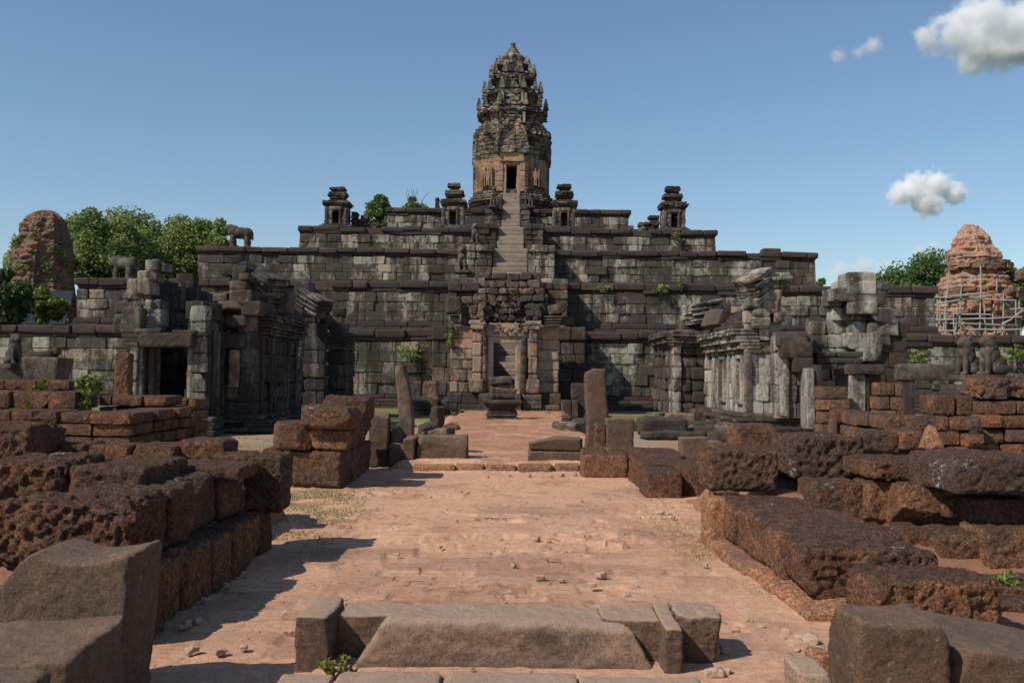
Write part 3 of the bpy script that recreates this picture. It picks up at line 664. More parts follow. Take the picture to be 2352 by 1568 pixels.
G.build('step', M['stair'], gop)
# side stairs left and right of the pavilion
for nm, x0, x1, xs in (('left of the gate pavilion, two upright stones above it', 940, 1008, ((947, 967), (972, 1004))), ('right of the gate pavilion, one hollowed block above it', 1326, 1372, ((1314, 1348),))):
    Ds = 47.6; t = thing('side_stair', 'low worn sandstone stair ' + nm, 'stair', (PX((x0 + x1) / 2, Ds), Ds, 0))
    G = Geo()
    for i in range(4): courses(G, (PX(x0, Ds), Ds - .9 + .35 * i), (1, 0), PX(x1, Ds) - PX(x0, Ds), [.24], 2.2 - .35 * i, (.6, 1.3), -.14 + .235 * i, .01, .015, .03)
    G.build('step', M['dark'], t)
    for xa in ((x1 - 15, x1 + 3), (x0 - 12, x0)):
        G = Geo(); cuboid(G, (PX(xa[0], Ds), Ds - 1.1, -.12), (PX(xa[1], Ds), Ds + .9, .72), .5, r=.05, seg=.12, amp=.03); G.build('flank_block', M['dark'], t)
    for i, (a, b) in enumerate(xs):
        G = Geo(); cuboid(G, (PX(a, Ds), Ds + .2, .72), (PX(b, Ds), Ds + .95, PZ(878, Ds)), .5, r=.06, seg=.1, amp=.05, fine=.02)
        tag(G.build('upright_stone', M['dark']), ('narrow upright stone on the left side stair' if i == 0 else 'square upright stone with broken foot on the left side stair') if len(xs) > 1 else 'square hollowed block on the right side stair', 'stone')
for a, b, y0, y1 in ((1290, 1312, 917, 955), (1016, 1032, 920, 955)):
    G = Geo(); cuboid(G, (PX(a, 47.8), 47.2, -.12), (PX(b, 47.8), 48.2, PZ(y0, 47.8)), .5, r=.05, seg=.1, amp=.03); G.build('plinth_block', M['dark'], gop)

# ------------------------------------------------------------------ altar on the causeway
alt = thing('stone_altar', 'dark moulded sandstone pedestal on the causeway before the gate', 'altar', (PX(1154, 38), 38.4, .15))
G = Geo(); xc = PX(1154, 38); zA, zB = .12, PZ(918, 38)
H = zB - zA
for f0, f1, hw_ in ((0, .16, .78), (.16, .22, .70), (.22, .32, .79), (.32, .38, .7), (.38, .48, .74), (.48, .56, .64), (.56, .64, .70), (.64, .74, .80), (.74, .83, .9), (.83, 1.0, 1.0)):
    cuboid(G, (xc - hw_ * .78, 38.4 - hw_ * .75, zA + H * f0 - .01), (xc + hw_ * .78, 38.4 + hw_ * .75, zA + H * f1), .3, r=.035, seg=.07, amp=.025)
G.build('pedestal', M['dark'], alt)
for lab, cx, y, sz, ti in (('reddish bottom stone of the little heap on the altar', 1153, 910, (.95, .8, .22), .02), ('broken tilted middle stone of the heap on the altar', 1156, 897, (1.0, .7, .24), .1), ('flat top stone of the heap on the altar', 1151, 874, (.82, .7, .3), -.05), ('small wedge stone inside the altar heap', 1158, 886, (.7, .5, .16), .0)):
    G = Geo(); block(G, (PX(cx, 38), 38.4, PZ(y, 38)), sz, .1, .09, .06, .1, tilt=(0, ti), fine=.02); tag(G.build('heaped_stone', M['pinkdark' if 'reddish' in lab else 'dark'], smooth=True), lab, 'stone', 'stones heaped on the altar')

# ------------------------------------------------------------------ left hall
lh = thing('ruined_hall', 'roofless dark stone hall with a square doorway and slumped cornices, left side', 'temple hall', (-10, 33, 0))
def wall(G, o, ax, L, hs, dep=.7, bl=(.6, 1.1), z0=0., prof=None, holes=(), nj=.035, r=.045, amp=.05, **k):
    G.sm = True; k.setdefault('seg', .1); k.setdefault('fine', .02); return courses(G, o, ax, L, hs, dep, bl, z0, .006, amp, r, prof, holes, nj, **k)
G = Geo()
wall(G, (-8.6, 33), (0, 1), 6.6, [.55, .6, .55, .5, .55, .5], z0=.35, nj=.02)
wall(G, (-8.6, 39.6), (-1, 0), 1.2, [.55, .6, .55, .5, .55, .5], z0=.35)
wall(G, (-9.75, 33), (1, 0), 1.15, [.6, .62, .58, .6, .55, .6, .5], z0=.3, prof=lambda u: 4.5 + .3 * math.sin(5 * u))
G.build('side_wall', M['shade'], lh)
G = Geo()
for i in (0, 2, 3, 5, 6, 8):                                            # pilaster ribs of the blind windows
    G = Geo(); cuboid(G, (-8.63, 33.5 + i * .66, .5), (-8.53 - .02 * (i % 2), 33.8 + i * .66, 3.2), RNG.random(), r=.03, seg=.3, amp=.02); G.build('pilaster', M['shade'], lh)
def cornice(G, o, ax, L, z, n=6, out=.5, h=.14, up=1):
    ax = Vector(ax).normalized(); inn = Vector((-ax.y, ax.x))
    for i in range(n):
        d = out * ((i + 1) / n) ** .8 + (.05 if i % 2 else -.03)
        p = Vector(o[:2]) - inn * d
        courses(G, (p.x, p.y), ax, L, [h], .6 + d, (.5, 1.0), z + i * h, .012, .03, .03, nj=.02, tone=(.1, .6))
G = Geo(); cornice(G, (-8.6, 33.2), (0, 1), 6.3, 3.05, 7, .42, .12); G.build('cornice', M['shade'], lh)
G = Geo()                                                                # what is left of the curved roof
for i in range(9):
    a = i / 9 * 1.2; cuboid(G, (-8.55 - .9 * (1 - math.cos(a)) - .5, 33.4 + .1 * i, 3.85 + .75 * math.sin(a)), (-8.35 - .9 * (1 - math.cos(a)), 39.3 - .28 * i, 3.98 + .75 * math.sin(a + .14)), .2, r=.05, seg=.2, amp=.05)
G.build('roof', M['shade'], lh)
G = Geo()
for i, (zz0, zz1, o_) in enumerate(((-.12, .06, .7), (.06, .2, .5), (.2, .32, .56), (.32, .46, .3))):
    wall(G, (-8.6 + o_, 32.6), (0, 1), 7.2, [zz1 - zz0], 1.2, (.7, 1.4), zz0, amp=.02)
    wall(G, (-9.8 - o_ * .3, 33 - o_), (1, 0), 1.2 + o_ * 1.3, [zz1 - zz0], 1.2, (.7, 1.4), zz0, amp=.02)
    wall(G, (-10.35, 31 - o_), (1, 0), .9 + o_ * .4, [zz1 - zz0], 1.2, (.7, 1.4), zz0, amp=.02)
wall(G, (-12.6, 30.7), (1, 0), 2.6, [.2], 3., (.7, 1.4), -.12)
G.build('base_moulding', M['shade'], lh)
G = Geo()                                                                # porch: corner pier and the side that runs back to the hall
wall(G, (-10.2, 31), (1, 0), .5, [.42, .48, .62, .6, .52, .5, .5], .7, (.6, .7), .35, tone=(0, 1), nj=.02)
G.build('porch_pier', M['hall'], lh)
G = Geo()
wall(G, (-9.72, 31.1), (0, 1), 2., [.45, .55, .6, .55, .55, .5, .6], z0=.35, prof=lambda u: 4.0 + .35 * u)
for k in range(6): cuboid(G, (-9.75, 31.25 + k * .3, .45), (-9.66 + .05 * (k % 2), 31.4 + k * .3, 3.2), RNG.random(), r=.03, seg=.3, amp=.02)
G.build('porch_wall', M['shade'], lh)
G = Geo()                                                                # fallen pale pilaster stone in the niche
block(G, (-9.25, 32.7, 2.0), (.32, .3, 1.25), .1, .05, .1, .02, .95); G.build('pale_pillar', M['pink'], lh)
DL = 30.9
G = Geo()
for a, b, yy in ((PX(316, DL), PX(328, DL), 0), (PX(332, DL), PX(347, DL), .3), (PX(428, DL), PX(441, DL), .1)):
    cuboid(G, (a, DL + yy, .1), (b, DL + yy + .6, PZ(800, DL)), .6, r=.04, seg=.15, amp=.03)
G.build('door_jamb', M['hall'], lh)
G = Geo(); cuboid(G, (PX(325, DL), DL - .25, PZ(806, DL)), (PX(447, DL), DL + .5, PZ(773, DL)), .3, r=.06, seg=.08, amp=.045, fine=.02)
block(G, (PX(345, DL), DL, PZ(769, DL)), (.8, .5, .14), 0, .05, .1, .03); block(G, (PX(425, DL), DL, PZ(770, DL)), (.7, .5, .12), 0, .05, .1, .03)
G.build('lintel', M['dark'], lh)
G = Geo(); courses(G, (PX(297, 30.8), 30.8), (1, 0), PX(315, 30.8) - PX(297, 30.8), [.5, .62, .62, .55], .7, (.9, 1), .45, .012, .025, .07, tone=(.4, .9))
G.build('pier', M['hallpale'], lh)
G = Geo()
for i, (hw_, zz0) in enumerate(((.2, .0), (.25, .14), (.31, .28), (.36, .4))): block(G, (PX(301, 30.7), 31.1, 2.72 + zz0), (hw_ * 2, .8, .15), 0, .04, .1, .03)
block(G, (PX(296, 30.7), 31.1, 3.45), (.62, .6, .85), 0, .07, .07, .05); block(G, (PX(284, 31.5), 31.9, 3.95), (.72, .7, .42), .1, .1, .07, .07); block(G, (PX(272, 31.5), 31.9, 3.4), (.5, .7, .7), .1, .12, .07, .07)
G.build('capital', M['dark'], lh)
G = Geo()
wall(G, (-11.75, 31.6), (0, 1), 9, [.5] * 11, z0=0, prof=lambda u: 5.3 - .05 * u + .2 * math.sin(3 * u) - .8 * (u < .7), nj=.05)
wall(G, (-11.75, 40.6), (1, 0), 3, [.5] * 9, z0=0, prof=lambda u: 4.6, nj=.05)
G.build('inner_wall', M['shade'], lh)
G = Geo()
for x, y, sx, sz, pk in ((338, 738, 1.3, .72, 1), (322, 715, .8, .5, 0), (352, 712, .7, .6, 0), (318, 668, 1.2, .75, 0), (336, 642, .9, .5, 0), (345, 618, .62, .55, 0), (365, 622, .45, .4, 0), (300, 688, .9, .35, 0), (344, 765, .9, .5, 1)):
    [block(G, (PX(x, 31.6) + (q - .5) * sx * .34, 31.9 + RNG.uniform(-.1, .1), PZ(y, 31.6)), (sx * .36, .8, sz * .72), RNG.uniform(-.1, .1), .06, .07, .06, .97 if pk else None) for q in range(2)]
G.build('broken_gable', M['hall'], lh)
G = Geo()
for x, y, sx, sz in ((497, 742, 1.1, .5), (482, 728, .9, .4), (530, 708, 1.4, .55), (510, 690, .8, .45), (556, 690, 1.2, .8), (582, 716, 1.1, .8), (545, 745, 1.2, .55), (548, 665, .9, .5), (560, 645, .6, .4), (470, 775, .8, .7), (500, 790, .9, .8), (540, 790, 1.2, .8), (480, 750, .7, .35)):
    block(G, (PX(x, 33), 33.2, PZ(y, 33)), (sx * .62, 1.0, sz * .62), RNG.uniform(-.1, .1), .07, .07, .07)
G.build('broken_gable', M['dark'], lh)
def fluted(name, x, y, D, L, H, tilt, rz, mat, parent, n=7, dep=.9):
    G = Geo(); R = Matrix.Rotation(rz, 3, 'Z') @ Matrix.Rotation(tilt, 3, 'Y'); c = Vector((PX(x, D), D, PZ(y, D)))
    for i in range(n):
        p = c + R @ Vector((0, -.06 * (i % 2) - .05 * i / n, (i + .5 - n / 2) * H / n))
        for q in range(2): block(G, p + R @ Vector(((q - .5) * L / 2 + RNG.uniform(-.05, .05), RNG.uniform(-.05, .05), 0)), (L / 2 - .02, dep + .1 * (i % 2), H / n - .01), rz, .03, .1, .06, tilt=(0, tilt + RNG.uniform(-.03, .03)), chips=2)
    return G.build(name, mat, parent)
fluted('leaning_cornice', 594, 654, 34.5, 1.6, .9, .42, -.5, M['shade'], lh, 9, 1.1)
fluted('leaning_cornice', 720, 700, 42.5, 1.35, .85, .5, -.4, M['shade'], lh, 9, 1.1)
G = Geo(); block(G, (PX(622, 35), 35.4, PZ(697, 35)), (1.2, 1.2, .9), 0, .1, .12, .08); G.build('roof_stone', M['shade'], lh); G = Geo(); block(G, (PX(690, 42), 42.6, PZ(690, 42)), (.7, 1, 1.5), 0, .1, .12, .08); G.build('roof_stone', M['shade'], lh); G = Geo(); block(G, (PX(545, 33.6), 34, PZ(640, 33.6)), (.5, .8, .8), 0, .1, .08, .08)
block(G, (PX(560, 33.6), 34.2, PZ(668, 33.6)), (1.2, 1.2, .7), 0, .2, .12, .1)
for x, y, s in ((542, 606, .5), (548, 622, .6), (530, 628, .7)): block(G, (PX(x, 34), 34.2, PZ(y, 34)), (s, .9, .42), 0, .08, .12, .06)
G.build('roof_stone', M['shade'], lh)
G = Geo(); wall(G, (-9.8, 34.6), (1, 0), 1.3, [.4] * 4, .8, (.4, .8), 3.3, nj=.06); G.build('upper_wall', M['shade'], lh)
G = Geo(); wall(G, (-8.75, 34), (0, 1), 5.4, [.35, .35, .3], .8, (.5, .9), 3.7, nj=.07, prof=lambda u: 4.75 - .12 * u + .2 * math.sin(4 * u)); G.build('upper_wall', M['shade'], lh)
G = Geo()                                                                # far pier beyond the gap
wall(G, (-8.35, 44.2), (1, 0), .85, [.6] * 6, 1.4, (.7, .9), -.1, amp=.04); wall(G, (-7.5, 44.2), (0, 1), 2.8, [.6] * 6, .8, (.7, .9), -.1, amp=.04)
for i in range(5): block(G, (-7.95, 45, 3.0 + i * .16), (.9 + .1 * i, 2, .17), 0, .04, .15, .05)
for x, y, s in ((760, 735, .9), (775, 760, .8), (750, 715, .7), (740, 740, .9), (772, 722, .6), (700, 745, .8), (720, 732, .9)): block(G, (PX(x, 44), 44.6, PZ(y, 44)), (s, 1.2, s * .8), .1, .15, .12, .09)
wall(G, (-9.9, 43.5), (1, 0), 1.6, [.6] * 8, .8, (.7, .9), -.1, amp=.04)
G.build('far_pier', M['shade'], lh)
G = Geo(); block(G, (PX(277, 27), 27.3, PZ(866, 27) - .3), (.42, .45, 1.75), .1, .07, .07, .05, fine=.02, pit=.02)
tag(G.build('laterite_post', M['lat']), 'upright speckled laterite post left of the dark hall doorway', 'stone post')
G = Geo(); block(G, (PX(276, 27.3), 27.4, .0), (.7, .8, .9), 0, .06, .1, .03); tag(G.build('laterite_block', M['lat']), 'low laterite block under the speckled post by the dark hall', 'stone block')

# ------------------------------------------------------------------ right hall
rh = thing('ruined_hall', 'sunlit pale stone hall with baluster windows and broken gable, right side', 'temple hall', (9, 37, 0))
wy = [34 + .22, 35.2, 37.05, 38.1]
G = Geo()
wins = [(48 - 35.15, 48 - 34.25, .98, 2.62), (48 - 38.0, 48 - 37.1, .98, 2.62)]
wall(G, (8.1, 48), (0, -1), 14, [.5, .55, .52, .5, .4], z0=.62, holes=wins, nj=.012, tone=(0, 1), bl=(.6, .9))
G.build('side_wall', M['hallpale'], rh)
for a, b, _, _ in wins:
    Gf = Geo(); ya, yb_ = 48 - b, 48 - a
    for y_ in (ya + .04, yb_ - .04): cuboid(Gf, (8.0, y_ - .06, 1.0), (8.3, y_ + .06, 2.6), .9, r=.02)
    cuboid(Gf, (8.0, ya - .05, .95), (8.3, yb_ + .05, 1.08), .9, r=.02); cuboid(Gf, (8.0, ya - .05, 2.55), (8.3, yb_ + .05, 2.68), .9, r=.02)
    fr_ = Gf.build('window', M['hallpale'], rh)
    G = Geo()
    for i in range(5):
        pr = []; z = 1.06
        while z < 2.55:
            for r_, h in ((.075, .05), (.055, .02), (.08, .03), (.055, .02), (.065, .1)): pr += [(r_, z, 0), (r_, z + h, 0)]; z += h
        lathe(G, (8.2, ya + .16 + i * .145, 0), pr, 8, jit=.01)
    cuboid(G, (8.3, ya, 1.), (8.5, yb_, 2.65), .4, r=.01, amp=0)
    b_ = G.build('balusters', M['pink'], fr_)
for y_ in (34.1, 35.75, 36.6, 38.8, 39.4):
    G = Geo(); cuboid(G, (8.06, y_ - .2, .66), (8.3, y_ + .2, 2.9), RNG.random(), r=.03, seg=.08, amp=.04); G.build('pilaster', M['hall'], rh)
G = Geo(); cornice(G, (8.1, 40.4), (0, -1), 6.5, 2.72, 7, .5, .125); G.build('cornice', M['hall'], rh)
G = Geo()                                                                # stump of the vault above the cornice
for i in range(5): wall(G, (7.75 + .16 * i, 40 - .2 * i), (0, -1), 5.6 - .5 * i, [.16], 1.2, (.8, 1.4), 3.6 + .15 * i, amp=.05)
block(G, (8.0, 37.6, 4.0), (.9, 1.2, .7), .4, .06, .1, .05, tilt=(0, .4)); G.build('roof_stump', M['coping'], rh)
G = Geo()
for zz0, zz1, o_ in ((-.12, .1, 1.1), (.1, .26, .62), (.26, .38, .5), (.38, .5, .56), (.5, .66, .3)):
    wall(G, (8.1 - o_, 48), (0, -1), 14 + o_, [zz1 - zz0], 1.3, (.7, 1.4), zz0, amp=.02)
    if o_ < 1: wall(G, (8.1 - o_, 34 - o_), (1, 0), 2.6 + o_, [zz1 - zz0], 1.3, (.7, 1.4), zz0, amp=.02)
G.build('base_moulding', M['dark'], rh)
G = Geo()                                                                # near gable end
hx = lambda u: 5.35 - (.35 if u < .25 else 0) - (1.6 if u > .95 else 0)
wall(G, (8.15, 33.95), (1, 0), 1.2, [.45, .55, .62, .5, .42, .62, .45, .62, .4], .8, (.35, .62), .62, prof=hx, nj=.045, amp=.04, r=.035)
G.build('gable_wall', M['hallpale'], rh)
G = Geo(); fluted_c = [(1735, 690, .9, .55), (1742, 715, .8, .4), (1775, 672, .7, .6), (1768, 700, .8, .7), (1745, 735, .9, .6), (1785, 722, .5, .6)]
for x, y, sx, sz in fluted_c: block(G, (PX(x, 34), 34.1, PZ(y, 34)), (sx * .75, 1.0, sz * .7), RNG.uniform(-.1, .1), .12, .1, .09)
G.build('broken_gable', M['hall'], rh)
fluted('leaning_cornice', 1733, 652, 34, 1.0, .95, -.5, .5, M['hall'], rh, 8, 1.)
fluted('leaning_cornice', 1775, 645, 34.2, .8, .7, -.05, .2, M['hall'], rh, 5, 1.)
G = Geo(); block(G, (PX(1760, 34), 34.4, PZ(627, 34)), (.7, .8, .4), 0, .08, .1, .05); G.build('roof_stone', M['dark'], rh)
fluted('leaning_cornice', 1613, 712, 42, 1.5, .85, -.2, .2, M['hall'], rh, 8, 1.1)
G = Geo(); block(G, (PX(1610, 42.2), 42.8, PZ(742, 42)), (1.6, 1.3, .5), 0, .05, .12, .05); block(G, (PX(1655, 42), 42.8, PZ(715, 42)), (1.0, 1.2, 1.0), 0, .08, .12, .06); block(G, (PX(1650, 42), 42.8, PZ(745, 42)), (1.5, 1.2, .6), 0, .08, .12, .06)
block(G, (PX(1600, 42), 42.6, PZ(765, 42)), (2.0, 1.6, .5), 0, .12, .12, .07); G.build('roof_stone', M['pinkdark'], rh)
G = Geo()                                                                # mid porch with two piers facing the courtyard
wall(G, (6.75, 41), (1, 0), .36, [.5] * 6, 1.2, (.4, .5), .3, tone=(0, 1)); G.build('porch_pier', M['hallpale'], rh)
G = Geo()
wall(G, (7.15, 41.15), (1, 0), 1.0, [.5, .46, .52, .5, .48, .5], 1.2, (.5, .7), .3, nj=.05, r=.08); wall(G, (6.75, 47.), (0, -1), 5.8, [.5] * 6, .8, (.5, .9), .3)
G.build('porch_wall', M['dark'], rh)
G = Geo(); cornice(G, (6.7, 41), (1, 0), 1.6, 3.15, 5, .35, .13); cornice(G, (6.7, 46), (0, -1), 5, 3.15, 5, .35, .13); G.build('cornice', M['dark'], rh)
G = Geo()                                                                # second room: wall, door jambs, lintel
wall(G, (8.95, 33.3), (1, 0), 1.3, [.55, .6, .55, .55, .6], .8, (.3, .6), .5, nj=.03, amp=.035, r=.03, prof=lambda u: 3.5 - .2 * u)
G.build('room_wall', M['hall'], rh)
G = Geo(); block(G, (PX(1806, 33), 33.5, 1.75), (.32, .6, 2.5), 0, .04, .1, .04, .95, chips=2); G.build('pillar', M['hallpale'], rh)
G = Geo()
for x, y, sx, sz in ((1822, 772, 1.0, .5), (1830, 795, 1.1, .5), (1815, 800, .6, .5), (1845, 830, .7, .5)): block(G, (PX(x, 33), 33.4, PZ(y, 33)), (sx, .9, sz), 0, .06, .1, .04)
G.build('room_capstone', M['dark'], rh)
G = Geo(); cuboid(G, (PX(1852, 32.5), 32.4, .2), (PX(1870, 32.5), 33.2, PZ(838, 32.5)), .8, r=.05, seg=.15, amp=.03); G.build('door_jamb', M['hall'], rh)
G = Geo(); cuboid(G, (PX(1870, 32.5), 32.5, .2), (PX(1890, 32.5), 33.2, PZ(830, 32.5)), .2, r=.05, seg=.15, amp=.03); G.build('door_jamb', M['dark'], rh)
G = Geo(); courses(G, (PX(1872, 34), 33.8), (1, 0), PX(1978, 34) - PX(1872, 34), [.2, .2, .22], 1.0, (.7, 1.2), PZ(840, 34), .012, .03, .05); G.build('lintel', M['dark'], rh)
G = Geo()
wall(G, (PX(1866, 36), 36), (1, 0), PX(2005, 36) - PX(1866, 36), [.5] * 11, .9, (.5, .9), 0, nj=.07, holes=[(.25, 1.05, 0, 2.3)],
     prof=lambda u: 4.0 + min(1.55, max(0, u - .25) * 1.35) + (.25 if u > .7 else 0), r=.07, amp=.05)
G.build('high_wall', M['hall'], rh)
G = Geo(); wall(G, (PX(1880, 38), 38.6), (1, 0), 2, [.6] * 5, .5, (.6, 1), 0); G.build('inner_wall', M['shade'], rh)
G = Geo()
for x, y, sx, sz in ((1968, 636, 1.2, .55), (1960, 655, 1.6, .5), (1930, 672, 1.2, .5), (2002, 652, 1.3, .3), (1992, 678, 1.2, .55), (1972, 700, 1.3, .5), (2020, 720, 1.0, .6), (2025, 745, .9, .6), (2010, 770, .9, .5), (1985, 800, 1.1, .7), (1970, 775, 1.3, .6)):
    block(G, (PX(x, 36), 36, PZ(y, 36)), (sx * .85, 1.1, sz * .95), RNG.uniform(-.12, .12), .05, .08, .06, chips=3)
G.build('broken_gable', M['hall'], rh)
G = Geo()
wall(G, (PX(1985, 36), 35.6), (1, 0), 1.4, [.55] * 5, .9, (.5, .9), 1.2, nj=.05); wall(G, (PX(1985, 36), 35.7), (1, 0), 1.0, [.6] * 2, .9, (.5, .9), 0, nj=.05)
G.build('end_pier', M['dark'], rh)
# free standing frame and slabs in front of the right hall
fr1 = thing('stone_doorframe', 'pale tall slab jamb under a dark stone lintel, between laterite walls on the right', 'doorframe', (PX(1972, 24), 24, 0))
G = Geo(); cuboid(G, (PX(1958, 24), 24, -.1), (PX(1989, 24), 24.35, PZ(850, 24)), .9, r=.04, seg=.1, amp=.025); G.build('jamb', M['hallpale'], fr1)
G = Geo(); cuboid(G, (PX(1989, 24), 24.05, -.1), (PX(1999, 24), 24.5, PZ(855, 24)), .5, r=.05, seg=.1, amp=.03); cuboid(G, (PX(1999, 24), 24.1, -.1), (PX(2030, 24), 24.6, PZ(848, 24)), .5, r=.05, seg=.1, amp=.03); G.build('jamb', M['dark'], fr1)
G = Geo(); cuboid(G, (PX(1955, 24), 23.9, PZ(852, 24)), (PX(2032, 24), 24.6, PZ(828, 24)), .4, r=.05, seg=.08, amp=.04, fine=.015); G.build('lintel', M['dark'], fr1)
fr2 = thing('stone_doorframe', 'long dark lintel on two posts before the pyramid base, left of the twin lions', 'doorframe', (PX(2150, 32), 32, 0))
G = Geo(); cuboid(G, (PX(2068, 32), 32, PZ(862, 32)), (PX(2224, 32), 32.6, PZ(826, 32)), .4, r=.05, seg=.1, amp=.04); G.build('lintel', M['dark'], fr2)
for a, b, m in ((2072, 2104, 'dark'), (2192, 2222, 'hallpale')):
    G = Geo(); cuboid(G, (PX(a, 32), 32.05, -.1), (PX(b, 32), 32.5, PZ(862, 32)), .9, r=.05, seg=.12, amp=.03); G.build('jamb', M[m], fr2)
G = Geo(); cuboid(G, (PX(1908, 20), 20, -.1), (PX(1924, 20), 20.2, PZ(955, 20)), .5, r=.03, seg=.06, amp=.02, fine=.01); tag(G.build('stone_stub', M['grey']), 'short dark upright stub in front of the pale slab jamb', 'stone')

# ------------------------------------------------------------------ laterite walls in the middle distance
def latwall(label, segs, mat, **k):
    G = Geo()
    for o, ax, L, hs, dep, z0, kw in segs: courses(G, o, ax, L, hs, dep, kw.pop('bl', (.38, .75)), z0, .012, .025, .05, nj=.03, seg=.09, fine=.012, pit=.015, **kw)
    o = G.build('laterite_wall', mat); tag(o, label, 'stone wall'); return o
D = 17.5
latwall('low rusty laterite enclosure wall behind the boulders on the right', [((PX(2032, D), D), (1, 0), PX(2256, D) - PX(2032, D), [.27] * 5, .7, -.1, {}), ((PX(2032, D), D + 3), (0, -1), 3, [.27] * 5, .6, -.1, {}),
        ((PX(2216, D), D - .1), (1, 0), PX(2254, D) - PX(2216, D), [.27] * 5, .5, -.12, {})], M['latwall'])
latwall('taller broken laterite wall at the right edge below the twin lions', [((PX(2244, 18.6), 18.4), (1, 0), 5, [.27] * 8, .8, -.1, dict(prof=lambda u: 1.95 - .08 * abs(math.sin(u * 4)) - .3 * (u > .6) * (u < 1.1)))], M['latwall'])
latwall('short laterite wall stub left of the pale slab jamb', [((PX(1888, 23.5), 23.5), (1, 0), PX(1952, 23.5) - PX(1888, 23.5), [.3] * 6, .7, -.1, dict(prof=lambda u: 1.6))], M['latwall'])
latwall('short laterite wall stub right of the pale slab jamb', [((PX(2022, 22.5), 22.6), (1, 0), PX(2082, 22.5) - PX(2022, 22.5), [.32] * 6, .7, -.1, {})], M['latwall'])
G = Geo(); cuboid(G, (PX(2140, 17.7), 17.7, 1.24), (PX(2196, 17.7), 18.3, PZ(897, 17.7)), .3, r=.05, seg=.05, amp=.03, fine=.015, pit=.015); tag(G.build('laterite_block', M['lat']), 'dark oblong laterite block lying on the right enclosure wall', 'stone block')
G = Geo(); cuboid(G, (PX(2198, 17.7), 17.7, 1.24), (PX(2236, 17.7), 18.3, PZ(898, 17.7)), .3, r=.05, seg=.05, amp=.03, fine=.015, pit=.015); tag(G.build('laterite_block', M['lat']), 'smaller dark block beside the oblong block on the right enclosure wall', 'stone block')
G = Geo(); block(G, (PX(2312, 18.5), 18.8, 1.72), (1.15, .8, .42), 0, .2, .03, .16, fine=.08, pit=.06); tag(G.build('earth_lump', M['latwall'], smooth=True), 'crumbling orange earth lump on the wall at the right edge', 'earth')
D = 19
latwall('stepped dark laterite terrace at the left edge, many low courses', [((-12, 19), (1, 0), PX(305, 19) + 12, [.24] * 5, 1.2, -.1, {}), ((PX(305, 19), 19), (0, 1), 4, [.24] * 5, .8, -.1, {}),
        ((-12, 20), (1, 0), PX(178, 20) + 12, [.37], 1.2, 1.1, dict(bl=(.5, .8))), ((-12, 20.8), (1, 0), PX(160, 20.8) + 12, [.22], 1.2, 1.46, dict(bl=(.5, .8))),
        ((PX(215, 21.5), 21.8), (1, 0), 1.5, [.24] * 6, 1.2, -.1, {})], M['lat'])
latwall('ruined laterite steps before the dark hall doorway', [((PX(322, 22), 22), (1, 0), PX(406, 22) - PX(322, 22), [.27] * 4, 1.2, -.1, dict(prof=lambda u: .7 + .25 * (u > .2))), ((PX(322, 23), 23.4), (1, 0), 1.2, [.27] * 5, 1.2, -.1, {}), ((PX(406, 22), 22), (0, 1), 1.6, [.27] * 3, .8, -.1, {})], M['lat'])
# ------------------------------------------------------------------ the great blocks along the path
def hb(label, mat, a, b, name='laterite_block', cat='stone block', rz=0., tilt=(0, 0), r=.06, amp=.045, fine=.018, pit=.02, group=None, chips=3, deform=None, sc=1.8, seg=None):
    a, b = Vector(a), Vector(b); G = Geo(); c = (a + b) / 2
    seg = seg or max(.0145, c.y * .0019); r *= .7; amp *= .72
    block(G, c, b - a, rz, r, seg, amp, None, tilt, sc, fine, pit, deform=deform, chips=chips)
    return tag(G.build(name, M[mat], smooth=True), label, cat, group)
def hp(label, mat, D, x0, x1, y0, y1, L, zb=None, **k):
    p, q = pt(x0, (y0 + y1) / 2, D), pt(x1, (y0 + y1) / 2, D)
    z1, z0 = pt((x0 + x1) / 2, y0, D).z, pt((x0 + x1) / 2, y1, D).z
    return hb(label, mat, (p.x, D, zb if zb is not None else z0), (q.x, D + L, z1), **k)
GL, GR = 'laterite blocks of the left causeway wall', 'laterite blocks of the right causeway wall'
S = dict(name='sandstone_block', cat='stone block', fine=.016, pit=.006, amp=.05, r=.045, chips=2)
# left wall: lower course, then the upper course
ys = [6.75, 7.3, 7.85, 8.5, 9.0, 9.5, 10.0, 10.55]
nms = ['nearest half-hidden block of the low course, left path wall', 'second rusty block of the low course under the huge pitted block', 'third block of the low course of the left path wall, squarish', 'fourth block in the low left course, narrow and worn',
       'fifth block in the low left course, rounded top', 'next-to-last low block of the left path wall', 'end block of the low left course, beside the grass']
for i in range(7):
    hb(nms[i], 'latorg' if i % 2 else 'lat', (-3.25, ys[i] + .01, -.08), (-2.56 + RNG.uniform(-.03, .04), ys[i + 1] - .01, .47 + RNG.uniform(-.02, .02)), group=GL, r=.09)
hb('huge deeply pitted laterite block, nearest of the upper left course', 'lat', (-3.78, 7.08, .44), (-2.76, 7.98, .95), group=GL, r=.1, amp=.08, pit=.06, fine=.035, rz=.05)
hb('second block of the upper left course, behind the huge pitted one', 'lat', (-3.6, 8.01, .46), (-2.74, 8.62, .95), group=GL, r=.08, amp=.06)
hb('third block of the upper left course', 'lat', (-3.6, 8.65, .48), (-2.77, 9.3, .96), group=GL, r=.08, amp=.06)
hb('fourth block of the upper left course, with a pale scar', 'latlich', (-3.5, 9.33, .48), (-2.72, 10.1, .94), group=GL, r=.08, amp=.06)
hb('tall upright rough block ending the left path wall', 'lat', (-2.86, 10.16, .44), (-2.36, 10.72, 1.04), group=GL, r=.07, amp=.06, pit=.04)
hp('black cavernous block at the left edge above the rubble', 'lat', 8.25, -60, 152, 1062, 1172, .9, pit=.07, amp=.07, r=.1)
